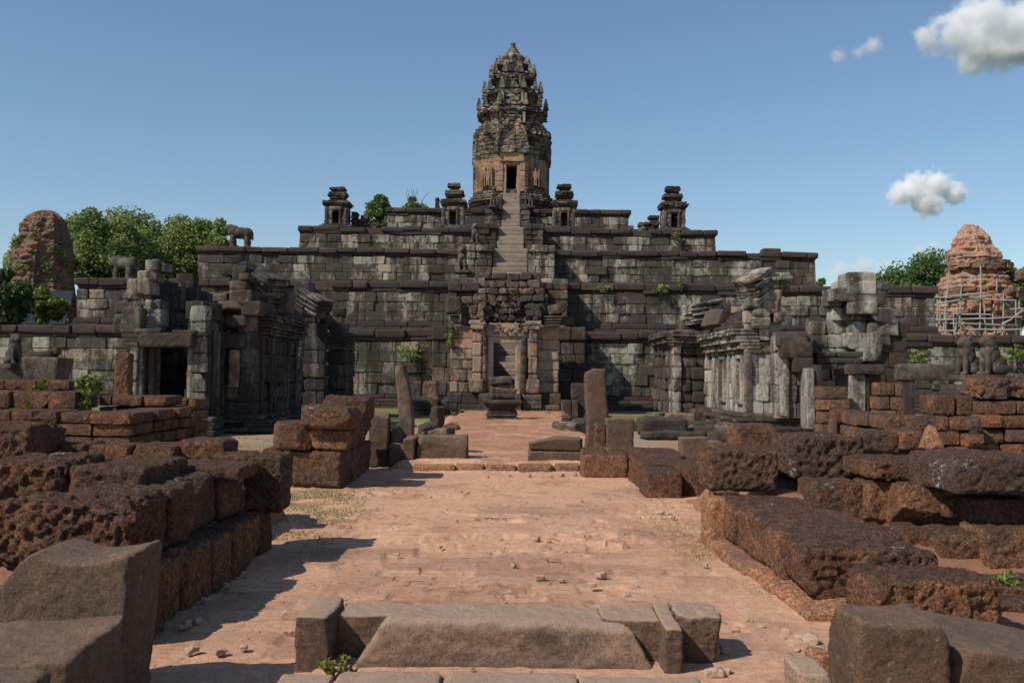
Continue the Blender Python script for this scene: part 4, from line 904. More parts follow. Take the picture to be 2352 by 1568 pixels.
hp('rusty block under the black cavernous block, left edge', 'latorg', 8.1, -70, 48, 1172, 1268, .8, r=.09)
hp('orange earthy block lowest at the left edge', 'latworn', 7.7, -80, 70, 1268, 1420, .9, zb=-.1, r=.1)
hp('long flat-topped block right of the black cavernous block', 'lat', 8.2, 156, 330, 1072, 1160, 1.2, r=.08)
hp('broad flat block capping the left wall behind the huge pitted one', 'lat', 9.3, 300, 552, 1074, 1104, .85, r=.07)
hp('mossy honeycombed block behind the leaning sandstone slab', 'lat', 6.3, -90, 110, 1372, 1500, .55, zb=-.1, r=.07, pit=.06)
for lab, a, b, y0, y1, D_ in (('leftmost block in the row of five beside the grass', 22, 112, 1016, 1066, 11.5), ('second block from the left in the row of five', 113, 196, 1018, 1066, 11.5), ('longest middle block in the row of five', 197, 300, 1022, 1068, 11.4),
        ('fourth block in the row of five, chipped lower corner', 301, 400, 1021, 1066, 11.4), ('raised right end block of the row of five', 402, 516, 1011, 1058, 11.6)):
    hp(lab, 'lat', D_, a, b, y0, y1, .65, group='laterite blocks in the cross wall on the left', r=.07)
hp('small low block right of the row of five on the left', 'lat', 11.4, 487, 570, 1043, 1080, .5, r=.06)
hp('big dark block at the left edge above the row of five', 'lat', 10.9, -60, 70, 976, 1060, .9, r=.08, pit=.04)
G = Geo(); courses(G, (-7.2, 11.7), (1, 0), 4.1, [.42, .45], .7, (.6, 1.1), -.05, .012, .03, .07, seg=.05, fine=.015, pit=.02)
courses(G, (-8.2, 8.4), (1, 0), 4.8, [.4, .4], .8, (.6, 1.1), -.05, .012, .03, .07, seg=.05, fine=.015, pit=.02)
tag(G.build('laterite_wall', M['lat']), 'buried lower courses carrying the row of five blocks on the left', 'stone wall')
# left foreground sandstone pieces
def lean(V):
    V = V.copy(); u = (V[:, 0] + .42) / .84; top = np.clip((V[:, 2] + .5) / 1., 0, 1)
    cut = np.where(u < .38, -.5 * ((.38 - u) / .38) ** 1.6, 0) - .05 * np.sin(np.clip((u - .38) / .6, 0, 1) * PI) + .02
    V[:, 2] += top ** 1.4 * cut; V[:, 1] += (V[:, 2]) * .22; V[:, 0] += (1 - top) * .02
    return V
hb('leaning curved-top sandstone slab with whitish scratches, left foreground', 'grey', (-2.98, 5.4, -.1), (-2.13, 5.95, .85), deform=lean, **{**S, 'r': .04, 'amp': .04})
hb('flat-topped sandstone block in front of the leaning slab, left foreground', 'grey', (-3.2, 4.5, -.1), (-1.97, 5.3, .55), **{**S, 'tilt': (.05, -.09), 'chips': 2})
hb('pale-topped sandstone block in the bottom left corner', 'grey', (-2.8, 3.66, -.1), (-1.94, 4.2, .66), **{**S, 'tilt': (0, .08)})
hb('dark sandstone scrap below the flat-topped block, bottom left', 'grey', (-1.95, 4.5, -.1), (-1.66, 4.95, .30), **S)
# second left stack
hp('big squarish rusty block at the foot of the left stack', 'latorg', 16.1, 655, 786, 1034, 1128, 1.0, zb=-.05, r=.09, amp=.06)
hp('small reddish block on the big one, right in the left stack', 'latorg', 16.1, 708, 800, 986, 1034, 1.0, r=.06)
hp('dark round-cornered block overhanging the left of the stack', 'lat', 16.0, 622, 710, 970, 1033, .9, r=.1)
hp('tilted white-flecked slab on top of the left stack', 'latlich', 15.95, 690, 812, 934, 986, 1.0, r=.1, tilt=(0, .06), amp=.06)
hp('thick slab behind the tilted one on the left stack', 'lat', 17.2, 728, 845, 911, 966, .9, r=.1, tilt=(0, .05))
hp('narrow block wedged left of the big rusty block', 'lat', 16.3, 600, 652, 1030, 1130, .8, zb=-.05, r=.07)
ya = [17.15, 18.1, 19.0, 19.9]
for i in range(3):
    hb(['upper block', 'middle upper block', 'far upper block'][i] + ' in the receding flank of the left stack', 'lat', (-3.5, ya[i] + .01, .56), (-2.78 - .03 * i, ya[i + 1] - .01, 1.12), group=GL, r=.06)
    hb(['lower block', 'middle lower block', 'far lower block'][i] + ' in the receding flank of the left stack', 'latorg', (-3.5, ya[i] + .01, -.05), (-2.76 - .03 * i, ya[i + 1] - .01, .55), group=GL, r=.06)
# the left stele group
hp('dark sandstone slab standing on edge behind the left stack', 'grey', 20.3, 846, 892, 951, 1066, .5, zb=-.05, **S)
def stele(V):
    V = V.copy(); t = np.clip((V[:, 2] + 1.0) / 2.0, 0, 1)
    V[:, 0] *= 1.0 - .42 * t ** .8 + .75 * np.clip(.18 - t, 0, 1) ; V[:, 0] += -.05 * t + .06 * np.sin(t * 4); return V
hp('tall thin leaning stone post left of the causeway, broken foot', 'dark', 20.6, 906, 948, 838, 1056, .42, zb=0., deform=stele, name='stone_post', cat='stone post', r=.05, fine=.008, pit=0, amp=.05)
hp('socket stone at the foot of the tall thin post', 'grey', 20.5, 896, 922, 984, 1058, .5, zb=0., **S)
hp('low flat stone left of the thin post', 'grey', 19.8, 892, 925, 1022, 1068, .7, zb=-.05, **S)
hp('low stone beside the path under the thin post', 'grey', 19.8, 925, 952, 1006, 1066, .9, zb=-.05, **S)
hp('oblong sandstone block with white patch, left of the causeway gap', 'grey', 19.9, 956, 1072, 1001, 1058, .55, zb=.1, **{**S, 'amp': .05})
def slant(V):
    V = V.copy(); u = V[:, 0] / .55; t = np.clip((V[:, 2] + .05) / .3, 0, 1); V[:, 2] -= t * np.clip(-u - .05, 0, 1) * .22; return V
hp('cracked sandstone block sloping to the left, right of the causeway gap', 'grey', 19.7, 1215, 1340, 1006, 1036, .6, deform=slant, **{**S, 'amp': .04})
hp('flat base slab under the cracked sloping block', 'grey', 19.68, 1213, 1340, 1036, 1062, .66, zb=.1, **S)
def stele2(V):
    V = V.copy(); t = np.clip((V[:, 2] + .95) / 1.9, 0, 1); V[:, 0] *= 1.08 - .18 * t; V[:, 2] -= (t > .9) * np.clip(-V[:, 0] - .05, 0, 1) * .5; V[:, 0] += .035 * np.sin(t * 5); return V
hp('tall broad upright sandstone slab right of the causeway', 'grey', 20.8, 1345, 1397, 848, 1042, .4, zb=.05, deform=stele2, name='stone_post', cat='stone post', r=.06, fine=.01, pit=0, amp=.05)
hp('square sandstone slab with a drilled hole, beside the tall upright slab', 'grey', 20.2, 1393, 1456, 960, 1034, .4, zb=.02, **S)
hp('narrow pitted laterite piece between the tall and the square slab', 'lat', 20.3, 1368, 1393, 972, 1030, .4, zb=.02, pit=.05)
hp('bright rusty block with undercut foot at the right end of the step', 'latorg', 18.3, 1338, 1444, 1043, 1091, .75, zb=-.03, r=.09, amp=.06)
hp('reddish block behind the bright rusty one, left of its pair', 'latorg', 19.2, 1334, 1391, 1029, 1060, .6, zb=0, r=.07)
hp('dark block behind the bright rusty one, right of its pair', 'lat', 19.2, 1393, 1446, 1027, 1060, .6, zb=0, r=.07)
for i, (a, b) in enumerate(((946, 1044), (1046, 1112), (1114, 1186), (1188, 1272), (1274, 1330))):
    hp(['long left end stone of the low causeway step', 'second stone of the low causeway step', 'middle stone of the low causeway step', 'fourth stone of the low causeway step, broken ends', 'worn right end stone of the low causeway step'][i], 'latworn', 19.05 + RNG.uniform(-.1, .1), a, b, 1066 + RNG.uniform(-2, 3), 1092, .8, zb=-.05, name='step_stone', cat='step stone', r=.07, fine=.01, pit=.008, group='stones of the causeway step')
# low wall on the right before the big one
for lab, D_, a, b, y0, y1, L, m in (('farthest pitted block of the low right wall', 18.3, 1450, 1561, 1032, 1056, .55, 'lat'), ('second block of the low right wall, long flat top', 17.3, 1456, 1580, 1048, 1080, .8, 'lat'), ('third block of the low right wall, long flat top', 16.5, 1470, 1612, 1061, 1100, .7, 'lat'),
        ('nearest square block of the low right wall', 15.4, 1483, 1569, 1082, 1144, .95, 'lat'), ('block right of the nearest one in the low right wall', 15.6, 1570, 1640, 1073, 1142, .9, 'lat')):
    hp(lab, m, D_, a, b, y0, y1, L, zb=-.06, group=GR, r=.07)
hp('wedge-shaped dark stone lying on the dry grass at right', 'grey', 23.2, 1566, 1630, 1004, 1030, .5, zb=-.1, tilt=(0, -.05), **{k: v for k, v in S.items()})
hp('small dark stone beside the big right wall, on dry grass', 'grey', 19.5, 1634, 1668, 1014, 1046, .5, zb=-.1, **S)
# right wall
hb('narrow worn post stone at the far left corner of the right wall', 'latworn', (2.2, 10.9, -.05), (2.46, 11.4, .56), group=GR, r=.06)
hb('long flat coping block of the right wall, far one', 'lat', (2.36, 10.45, .10), (3.3, 11.35, .56), group=GR, r=.1)
hb('long flat coping block of the right wall, middle one', 'lat', (2.4, 9.45, .08), (3.45, 10.44, .54), group=GR, r=.1)
hb('short coping block of the right wall, third from the near end', 'lat', (2.38, 8.72, .06), (3.5, 9.43, .54), group=GR, r=.1, amp=.06)
hb('heavy rough coping block of the right wall, second from the near end', 'lat', (2.36, 7.92, .04), (3.45, 8.7, .53), group=GR, r=.11, amp=.06, pit=.04)
hb('nearest big coping block of the right wall, rounded edges', 'lat', (2.64, 7.22, .0), (3.62, 7.86, .43), group=GR, r=.1, amp=.05, pit=.04)
for i, (a, b, x) in enumerate(((7.6, 8.5, 2.28), (8.5, 9.3, 2.25), (9.3, 10.1, 2.22), (10.1, 11.1, 2.2))):
    hb(['nearest', 'second', 'third', 'farthest'][i] + ' earth-covered footing stone under the right wall', 'latworn', (x, a, -.12), (x + .6, b, .12 - .01 * i), group='footing stones under the right wall', r=.1, amp=.06, fine=.01, pit=.01)
hp('big dark overhanging block at the left end of the right heap', 'lat', 11.2, 1632, 1788, 1034, 1130, .75, r=.07, amp=.06, pit=.05, tilt=(0, -.04), group=GR)
hp('dark block behind the overhanging block, right heap', 'lat', 13.0, 1690, 1802, 977, 1032, .7, group=GR)
hp('hidden rusty block carrying the back of the right heap', 'latorg', 12.6, 1655, 1800, 1030, 1120, .8, zb=.2, group=GR)
hp('large square white-lichened block crowning the right heap', 'latlich', 11.5, 1812, 1982, 1002, 1104, .85, r=.09, amp=.06, pit=.05, rz=.12, group=GR)
hp('rusty blocks end wedged under the crowning block', 'latorg', 11.6, 1770, 1880, 1104, 1160, .8, zb=.3, group=GR)
hp('long brown slab right of the crowning block', 'lat', 10.5, 2004, 2192, 1060, 1106, .95, rz=.04, tilt=(0, .02), r=.07, amp=.05, pit=.04, group=GR)
hp('huge slab with a white lichen band at the right edge', 'latlich', 9.5, 2182, 2440, 1052, 1138, 1.1, rz=.05, r=.08, amp=.05, group=GR)
hp('dark block under the slab with the lichen band', 'lat', 10.0, 2172, 2330, 1138, 1190, .7, group=GR, r=.07)
hp('pitted block below the crowning block, with lichened corner', 'latlich', 10.75, 1868, 1986, 1106, 1196, .7, zb=.3, group=GR, r=.09)
hp('narrow leaning block right of the lichened corner block', 'lat', 10.6, 1990, 2062, 1108, 1206, .6, zb=.3, group=GR, r=.1, tilt=(0, .04))
hp('round-edged bright pitted block in the middle of the right heap', 'latorg', 10.1, 2080, 2206, 1114, 1214, .7, zb=.3, group=GR, r=.12)
hp('broad block at the right edge in the middle course', 'lat', 9.8, 2226, 2420, 1146, 1208, .7, group=GR, r=.08)
hp('small round block left in the lowest course of the right heap', 'lat', 9.75, 2070, 2150, 1216, 1296, .6, zb=.05, group=GR, r=.12)
hp('middle block in the lowest course of the right heap', 'latorg', 9.5, 2154, 2262, 1224, 1296, .6, zb=.05, group=GR, r=.1)
hp('long block at the right edge in the lowest course', 'latorg', 9.4, 2260, 2430, 1216, 1296, .6, zb=.05, group=GR, r=.09)
hp('upper thin step stone at the right edge by a grass tuft', 'lat', 8.3, 2284, 2440, 1346, 1378, .6, group=GR, r=.05)
hp('lower thin step stone at the right edge', 'lat', 8.0, 2270, 2440, 1384, 1425, .7, zb=-.1, group=GR, r=.05)
hp('rusty block behind the long brown slab', 'latorg', 12.8, 1976, 2068, 993, 1050, .7, group=GR)
hp('orange block beside the pointed stone', 'latorg', 13.3, 2066, 2128, 988, 1034, .6, group=GR)
hp('long low block behind the crowning block, right', 'lat', 13.6, 1950, 2140, 1030, 1100, .8, zb=.3, group=GR)
def cone(V): V = V.copy(); t = np.clip((V[:, 2] + .15) / .3, 0, 1); V[:, 0] *= 1.1 - .8 * t; V[:, 1] *= 1.1 - .7 * t; return V
hp('pointed pale orange stone standing on the right heap', 'latworn', 12.9, 2128, 2170, 976, 1032, .25, deform=cone, group=GR, r=.05, amp=.05)
# right foreground sandstones
def saddle(V):
    V = V.copy(); u = V[:, 0] / .32; t = np.clip((V[:, 2] + .1) / .4, 0, 1)
    V[:, 2] += t * (.035 * u ** 2 - .03 + np.where(u > .62, -.38 * (u - .62), 0)); V[:, 0] *= 1 + .06 * (1 - t); return V
hb('smooth squat sandstone block with pale flecks, right foreground', 'grey', (1.93, 5.45, -.12), (2.44, 6.0, .575), deform=saddle, **{**S, 'r': .06})
def slope(V): V = V.copy(); t = np.clip((V[:, 2] + .1) / .3, 0, 1); V[:, 2] -= t * np.clip(V[:, 0] + .5, 0, 1.2) * .2; return V
hb('long sloping sandstone slab behind the squat block, bottom right corner', 'grey', (2.42, 5.5, -.12), (4.0, 6.6, .38), deform=slope, **{**S, 'r': .06})
hp('small orange brick lying left of the squat sandstone block', 'latworn', 5.9, 1874, 1920, 1505, 1552, .22, zb=-.02, name='brick', cat='brick', r=.02, amp=.02, fine=.006, pit=.004)
hp('flat pale slab on the ground at the bottom right', 'slab', 5.35, 1838, 1915, 1548, 1580, .35, zb=-.02, name='paving_slab', cat='paving slab', r=.03, amp=.03, fine=.005, pit=0)
# the fallen door sill across the path
sill = thing('door_sill', 'fallen carved sandstone door sill with mitred ends lying across the path', 'stone sill', (0, 6.4, 0))
D = 6.32
def sx(x): return pt(x, 1500, D).x
def sillbar(V):
    V = V.copy(); t = np.clip((V[:, 2] + .19) / .38, 0, 1); f = V[:, 1] < 0
    V[:, 1] += .17 * t ** 1.3 * np.clip((.33 - V[:, 1]) / .66, 0, 1); V[:, 0] *= 1.0 - .235 * t; return V
hw_ = (sx(1545) - sx(795)) / 2
G = Geo(); block(G, ((sx(1545) + sx(795)) / 2 - .02, D + .33, .08), (2 * hw_, .66, .40), 0, .06, .015, .03, .5, (0, .012), 1.6, .012, .003, deform=sillbar)
for i in range(3): block(G, ((sx(1500) + sx(850)) / 2, D + .045 - .02 * i, .0 - .026 * i), (1.7 + .05 * i, .05, .014), 0, .006, .02, .006, .5, (0, .012))
G.build('sill_bar', M['sill'], sill, True)
G = Geo()
block(G, ((sx(680) + sx(756)) / 2, D + .28, .10), (sx(756) - sx(680), .58, .48), 0, .03, .015, .03, .3, (0, 0), 1.6, .012, .004, chips=1, cd=.06)
block(G, ((sx(750) + sx(905)) / 2 + .02, D + .42, .07), (sx(905) - sx(750), .34, .44), 0, .02, .015, .025, .4, (0, .01), 1.6, .012, .004, chips=1, cd=.06)
G.build('sill_end', M['sill'], sill, True)
G = Geo()
block(G, ((sx(1400) + sx(1560)) / 2 - .03, D + .4, .06), (sx(1560) - sx(1400), .36, .46), 0, .02, .015, .025, .4, (0, .01), 1.6, .012, .004, chips=1, cd=.06)
block(G, ((sx(1524) + sx(1566)) / 2, D + .25, .08), (sx(1566) - sx(1524), .6, .46), 0, .02, .015, .025, .3, (0, 0), 1.6, .012, .004, chips=1, cd=.06)
def foot(V): V = V.copy(); t = np.clip((.2 - V[:, 2]) / .4, 0, 1); V[:, 0] -= t * np.clip(V[:, 0], 0, 1) * .45; return V
block(G, ((sx(1566) + sx(1668)) / 2, D + .42, .09), (sx(1668) - sx(1560), .46, .46), 0, .03, .015, .05, .2, (0, 0), 1.6, .02, .01, deform=foot, chips=2, cd=.12)
G.build('sill_end', M['sill'], sill, True)
for i, (a, b, y) in enumerate(((640, 765, 1536), (770, 1015, 1530), (1018, 1330, 1540), (1332, 1615, 1545))):
    hb(['short left paving stone in the row before the sill', 'second paving stone in the row before the sill', 'long middle paving stone before the sill', 'right paving stone before the sill with a square notch'][i], 'slab',
       (pt(a, 1550, 6.0).x, 5.4, -.1), (pt(b, 1550, 6.0).x, 6.12 + RNG.uniform(-.06, .06), .045 + RNG.uniform(-.01, .015)), name='paving_slab', cat='paving slab', r=.03, amp=.03, fine=.006, pit=0, group='sandstone slabs before the sill')
rs = np.random.RandomState(21); G = Geo()                                # grit too small to count
N_ = 5200; py_ = 3.9 + 16 * rs.random(N_) ** 1.8; pp = np.stack([rs.uniform(-3.4, 3.4, N_), py_, 0 * py_], 1); m_ = fbm(pp, .9, 3, 4) + .25 * (np.abs(pp[:, 0]) > 1.7) + rs.uniform(-.3, .3, N_) > .12; pp = pp[m_]; pp[:, 2] = path_z(pp)[0]
sz = .006 + .016 * rs.random(len(pp)) ** 4; V = (CB[None] * rs.uniform(.6, 1.4, (len(pp), 1, 3)) + rs.uniform(-.22, .22, (len(pp), 8, 3))) * sz[:, None, None] + pp[:, None] + np.array([0, 0, .2]) * sz[:, None, None]
G.add(V.reshape(-1, 3), (CQ[None] + 8 * np.arange(len(pp))[:, None, None]).reshape(-1, 4), np.repeat(rs.random(len(pp)), 8)); tag(G.build('grit', M['stone']), kind='stuff')
# ------------------------------------------------------------------ loose stones and rubble
def rock(p, s, mat, label, group, name='stone', fl=.6):
    G = Geo(); block(G, (p[0], p[1], p[2] + s * fl * .35), (s * RNG.uniform(.8, 1.4), s * RNG.uniform(.7, 1.1), s * fl), RNG.uniform(0, 3), s * .16, s * .1, s * .2, None, (RNG.uniform(-.2, .2), RNG.uniform(-.2, .2)), 2.2 / s, s * .04, 0)
    return tag(G.build(name, M[mat], smooth=True), label, 'stone', group)
px_st = [(1230, 1243, .09), (1210, 1238, .05), (1260, 1245, .05), (925, 1226, .05), (1010, 1258, .05), (912, 1276, .05), (1350, 1172, .05), (1515, 1181, .09), (1535, 1183, .07), (1500, 1180, .05), (1546, 1190, .06), (1240, 1330, .08), (1150, 1240, .04), (880, 1245, .035),
         (1060, 1200, .04), (1420, 1235, .04), (1180, 1300, .05), (1290, 1335, .05), (1380, 1325, .09), (1360, 1345, .06), (1440, 1370, .05), (1000, 1090, .06), (1170, 1092, .06), (1215, 1093, .07), (1265, 1094, .06), (1290, 1092, .08), (1320, 1091, .06), (1120, 1095, .05),
         (1335, 1150, .04), (1060, 1130, .05), (1075, 1133, .06), (990, 1143, .04), (1640, 1505, .1), (1665, 1498, .08), (1650, 1548, .07), (1668, 1545, .05), (1640, 1552, .09), (1805, 1455, .06), (1840, 1472, .1), (1862, 1480, .12), (1885, 1500, .07), (1800, 1468, .04),
         (1830, 1498, .05), (1750, 1440, .04), (1690, 1450, .06), (1720, 1425, .05), (430, 1435, .07), (420, 1442, .05), (452, 1428, .05), (470, 1380, .05), (520, 1345, .05), (505, 1500, .06), (560, 1490, .05), (440, 1495, .06), (1600, 1240, .04), (1620, 1300, .05), (700, 1290, .05)]
for x, y, s in px_st: rock(gnd(x, y, .02), s, 'stone', 'small pale loose stone scattered on the dusty path', 'small loose stones on the path')
rb = [(1005, 975, .42, .75, 'upright little block in the rubble left of the causeway', 0), (982, 985, .5, .3, 'dark rounded rock in the rubble left of the causeway', 0), (1012, 1000, .5, .3, 'front cube in the rubble left of the causeway', 0), (1035, 990, .5, .3, 'reddish rock at the right of the left rubble heap', 1), (1050, 945, .5, .2, 'low round stone near the gate, left of the altar', 0), (965, 1000, .4, .2, 'flat small rock at the left end of the rubble', 0),
      (1292, 985, .7, .3, 'dark rock at the left of the rubble right of the causeway', 0), (1310, 990, .6, .4, 'angular middle rock in the right rubble', 0), (1305, 968, .5, .35, 'tilted rock atop the right rubble', 0), (1335, 985, .6, .45, 'sloping rock leaning on the tall upright slab', 0), (1295, 955, .6, .12, 'flat stone at the right edge of the causeway', 1), (1270, 948, .5, .12, 'flat stone near the altar foot, right', 1)]
for x, y, s, h, lab, m in rb: rock(gnd(x, y + 10, .02), s, 'latorg' if m else 'dark', lab, 'rubble beside the causeway', fl=h / s * 1.2)
rr = [(1480, 975, 1.3, .35), (1520, 985, 1.6, .5), (1560, 968, 1.1, .5), (1600, 975, 1.4, .3), (1545, 993, 2.0, .22), (1500, 958, .9, .3), (1580, 955, 1.1, .7), (1620, 965, 1.2, .6), (1640, 985, 1.6, .3), (1685, 1000, 1.5, .3), (1470, 962, .7, .2), (1700, 985, 1.4, .4)]
labs = ['flat slab stone lying before the right hall, leftmost', 'big smooth round-topped boulder before the right hall', 'squared dark stone under the right hall porch', 'long low stone at the foot of the right hall', 'thin kerb-like stone on the dry grass before the right hall', 'small tumbled stone behind the flat slab stone',
        'blocky stone stacked at the right hall porch corner', 'dark stone propped at the right hall base', 'long stone at the base of the right hall wall', 'low plinth stone at the near end of the right hall', 'little stone by the green strip before the right hall', 'thick plinth stone under the right hall windows']
for (x, y, s, h), lab in zip(rr, labs):
    p = gnd(x, y + 14, -.1); G = Geo(); block(G, (p.x, p.y, -.12 + h / 2 * 1.2), (s, .8, h * 1.2), RNG.uniform(-.15, .15), .12, .08, .09, None, fine=.02); tag(G.build('fallen_stone', M['dark'], smooth=True), lab, 'stone', 'fallen stones before the right hall')
G = Geo(); p = gnd(1372, 938, 0); cb = thing('water_bottle', 'small clear blue plastic water bottle standing on the right side stair', 'bottle', (PX(1350, 47), 46.75, .1))
lathe(G, (PX(1350, 47), 46.75, .1), [(0, 0, 0), (.07, 0, 0), (.07, .3, 0), (.03, .38, 0), (0, .38, 0)], 12); G.build('body', M['plastic'], cb, True)
G = Geo(); lathe(G, (PX(1350, 47), 46.75, .1), [(.033, .375, 0), (.033, .42, 0), (0, .42, 0)], 12); G.build('cap', M['bluecap'], cb, True)
# ------------------------------------------------------------------ statues
def blob(name, parts, mat, vox, parent=None):
    """one carved body: rounded masses welded into a single surface"""
    bm = bmesh.new()
    for c, s, *r in parts:
        mt = Matrix.Translation(c) @ (Matrix.Rotation(r[0], 4, 'Y') if r else Matrix()) @ Matrix.Diagonal((s[0], s[1], s[2], 1))
        bmesh.ops.create_uvsphere(bm, u_segments=14, v_segments=10, radius=1, matrix=mt)
    me = bpy.data.meshes.new(name); bm.to_mesh(me); bm.free(); me.materials.append(M[mat])
    o = bpy.data.objects.new(name, me); COL.objects.link(o)
    m = o.modifiers.new('weld', 'REMESH'); m.mode = 'VOXEL'; m.voxel_size = vox; m.use_smooth_shade = True
    s_ = o.modifiers.new('soft', 'SMOOTH'); s_.factor = .5; s_.iterations = 2
    if parent: o.parent = parent
    return o
def elephant(label, x, D, z, h, flip=1, rz=0, head=True):
    p = pt(x, 500, D); e = thing('elephant_statue', label, 'statue', (p.x, D, z))
    k = h / 2.0; P = []
    for cx, cy in ((-.62, -.32), (-.62, .32), (.62, -.32), (.62, .32)): P += [((cx, cy, .5), (.27, .25, .62)), ((cx, cy, .08), (.3, .28, .14))]
    P += [((0, 0, 1.3), (.98, .58, .52)), ((.58, 0, 1.2), (.56, .54, .6)), ((-.55, 0, 1.42), (.56, .54, .58))]
    if head: P += [((-1.05, 0, 1.52), (.42, .36, .4)), ((-1.3, 0, 1.35), (.25, .2, .25)), ((-1.5, 0, 1.42), (.22, .12, .13), .3), ((-1.72, 0, 1.5), (.14, .1, .1)), ((-.9, -.34, 1.45), (.26, .08, .34)), ((-.9, .34, 1.45), (.26, .08, .34)), ((-1.1, 0, 1.85), (.2, .2, .1))]
    else: P += [((-.9, 0, 1.72), (.46, .42, .36)), ((-1.2, 0, 1.7), (.24, .26, .22))]
    P += [((1.08, 0, 1.0), (.07, .07, .45))]
    b = blob('body', [(tuple(np.array(c) * k), tuple(np.array(s) * k), *r) for c, s, *r in P], 'dark', .05 * k, e)
    G = Geo(); cuboid(G, (-1.1 * k, -.6 * k, -.06), (1.1 * k, .6 * k, .06), .3, r=.03); o = G.build('base', M['dark']); o.parent = e
    e.scale = (flip, 1, 1); e.rotation_euler.z = rz; return e
elephant('headless weathered elephant statue on the third terrace corner, black against the sky', 553, 69.6, 10.72, 1.62, 1, .1, False)
elephant('elephant statue with raised head in front of the trees, second terrace corner', 290, 64, 7.85, 1.6, 1, -.3)
def lion(label, x, D, z, h, rz=0, mat='dark', facing=-1, base=True):
    """a guardian lion sitting upright, chest to -y before it is turned"""
    p = pt(x, 500, D); e = thing('lion_statue', label, 'statue', (p.x, D, z)); k = h / 1.5
    P = [((0, .25, .32), (.3, .38, .3)), ((-.2, .3, .2), (.16, .34, .2)), ((.2, .3, .2), (.16, .34, .2)), ((0, .02, .72), (.27, .26, .42)), ((0, -.12, .85), (.26, .2, .26)), ((-.16, -.2, .4), (.1, .11, .42)), ((.16, -.2, .4), (.1, .11, .42)),
         ((-.16, -.27, .07), (.12, .18, .08)), ((.16, -.27, .07), (.12, .18, .08)), ((0, .02, 1.02), (.28, .27, .26)), ((0, -.05, 1.15), (.29, .27, .24)), ((0, -.1, 1.28), (.23, .24, .2)), ((0, .12, .75), (.26, .24, .4)), ((0, .3, .5), (.28, .34, .26)), ((0, -.3, 1.22), (.15, .13, .12)), ((0, -.28, 1.12), (.12, .1, .06)), ((-.19, 0, 1.42), (.07, .06, .08)), ((.19, 0, 1.42), (.07, .06, .08)), ((0, .62, .3), (.06, .1, .26))]
    blob('body', [(tuple(np.array(c) * k), tuple(np.array(s) * k), *r) for c, s, *r in P], mat, .024 * k + .005, e)
    if base:
        G = Geo(); cuboid(G, (-.42 * k, -.5 * k, -.14), (.42 * k, .7 * k, .02), .3, r=.03); o = G.build('base', M[mat]); o.parent = e
    e.rotation_euler.z = rz; return e
lion('left of the twin sitting lion statues at right, worn muzzle', 2218, 27, PZ(862, 27, 2218), 1.1, -1.2, 'dark')
lion('right of the twin sitting lion statues, larger and turned sideways', 2272, 26.6, PZ(862, 26.6, 2272), 1.12, -1.4, 'dark')
G = Geo(); courses(G, (PX(2188, 27), 26.3), (1, 0), PX(2440, 27) - PX(2188, 27), [.5, .5, .5, .38], 1.7, (.7, 1.2), -.12, .01, .02, .05, nj=.03, seg=.12)
courses(G, (PX(2306, 28), 28.2), (1, 0), 5, [.5, .5, .6, .6], 1.5, (.7, 1.2), -.12, .01, .02, .06, nj=.04, seg=.12)
tag(G.build('lion_pedestal', M['dark']), 'stone ledge carrying the twin lion statues at the right edge', 'pedestal')
lion('sitting lion statue on a dark pedestal at the left edge', 42, 30, PZ(836, 30, 42), .95, .9, 'dark')
G = Geo(); block(G, (PX(92, 30), 30.2, PZ(818, 30, 92)), (.75, .5, .35), 0, .15, .07, .1); block(G, (PX(118, 30), 30.2, PZ(808, 30, 118)), (.4, .3, .25), 0, .1, .07, .08, tilt=(0, -.6))
tag(G.build('broken_statue', M['dark'], smooth=True), 'broken statue stump beside the sitting lion at the left edge', 'statue')
G = Geo()
block(G, (PX(42, 30.2), 30.4, PZ(862, 30, 42)), (1.6, 1.2, .72), 0, .06, .1, .04); block(G, (PX(30, 30.2), 30.4, PZ(895, 30, 42)), (2.2, 1.4, .6), 0, .05, .1, .04)
def flare(V): V = V.copy(); t = (V[:, 2] + .5); V[:, 0] *= .75 + .4 * t; V[:, 1] *= .75 + .35 * t; return V
block(G, (PX(104, 29.5), 29.7, PZ(862, 30, 104)), (1.0, 1.0, 1.1), 0, .06, .08, .04, deform=flare); block(G, (PX(90, 29.5), 29.8, .4), (2.4, 1.5, 1.1), 0, .05, .1, .04)
block(G, (PX(20, 29.5), 30.4, .4), (3.6, 1.8, 1.1), 0, .05, .1, .04)
tag(G.build('lion_pedestal', M['dark']), 'flaring dark stone pedestal under the lion at the left edge', 'pedestal')
for lab, x, D_, z, h in (('small lion statue left of the stair flight on the third terrace', 1063, 66.2, 8.85, 1.75), ('small lion statue left of the stair on the fourth terrace', 1092, 72.3, 11.55, 1.55), ('lion statue left of the topmost stair flight', 1131, 79, 15.5, 1.1),
        ('lion statue right of the topmost stair flight', 1219, 79, 15.5, 1.1), ('lion statue left beside the tower door step', 1134, 83.2, 16.9, 1.0), ('lion statue right beside the tower door step', 1209, 83.2, 16.9, 1.0), ('seated lion statue on the left end of the summit wall', 1004, 81, 15.5, 1.05)):
    lion(lab, x, D_, z, h, 0, 'dark')
G = Geo(); block(G, (PX(1775, 69), 69.6, PZ(575, 69, 1775)), (1.3, .9, .34), 0, .08, .1, .08); tag(G.build('loose_coping_stone', M['coping']), 'loose stone lying on the third terrace coping near its right corner', 'stone')
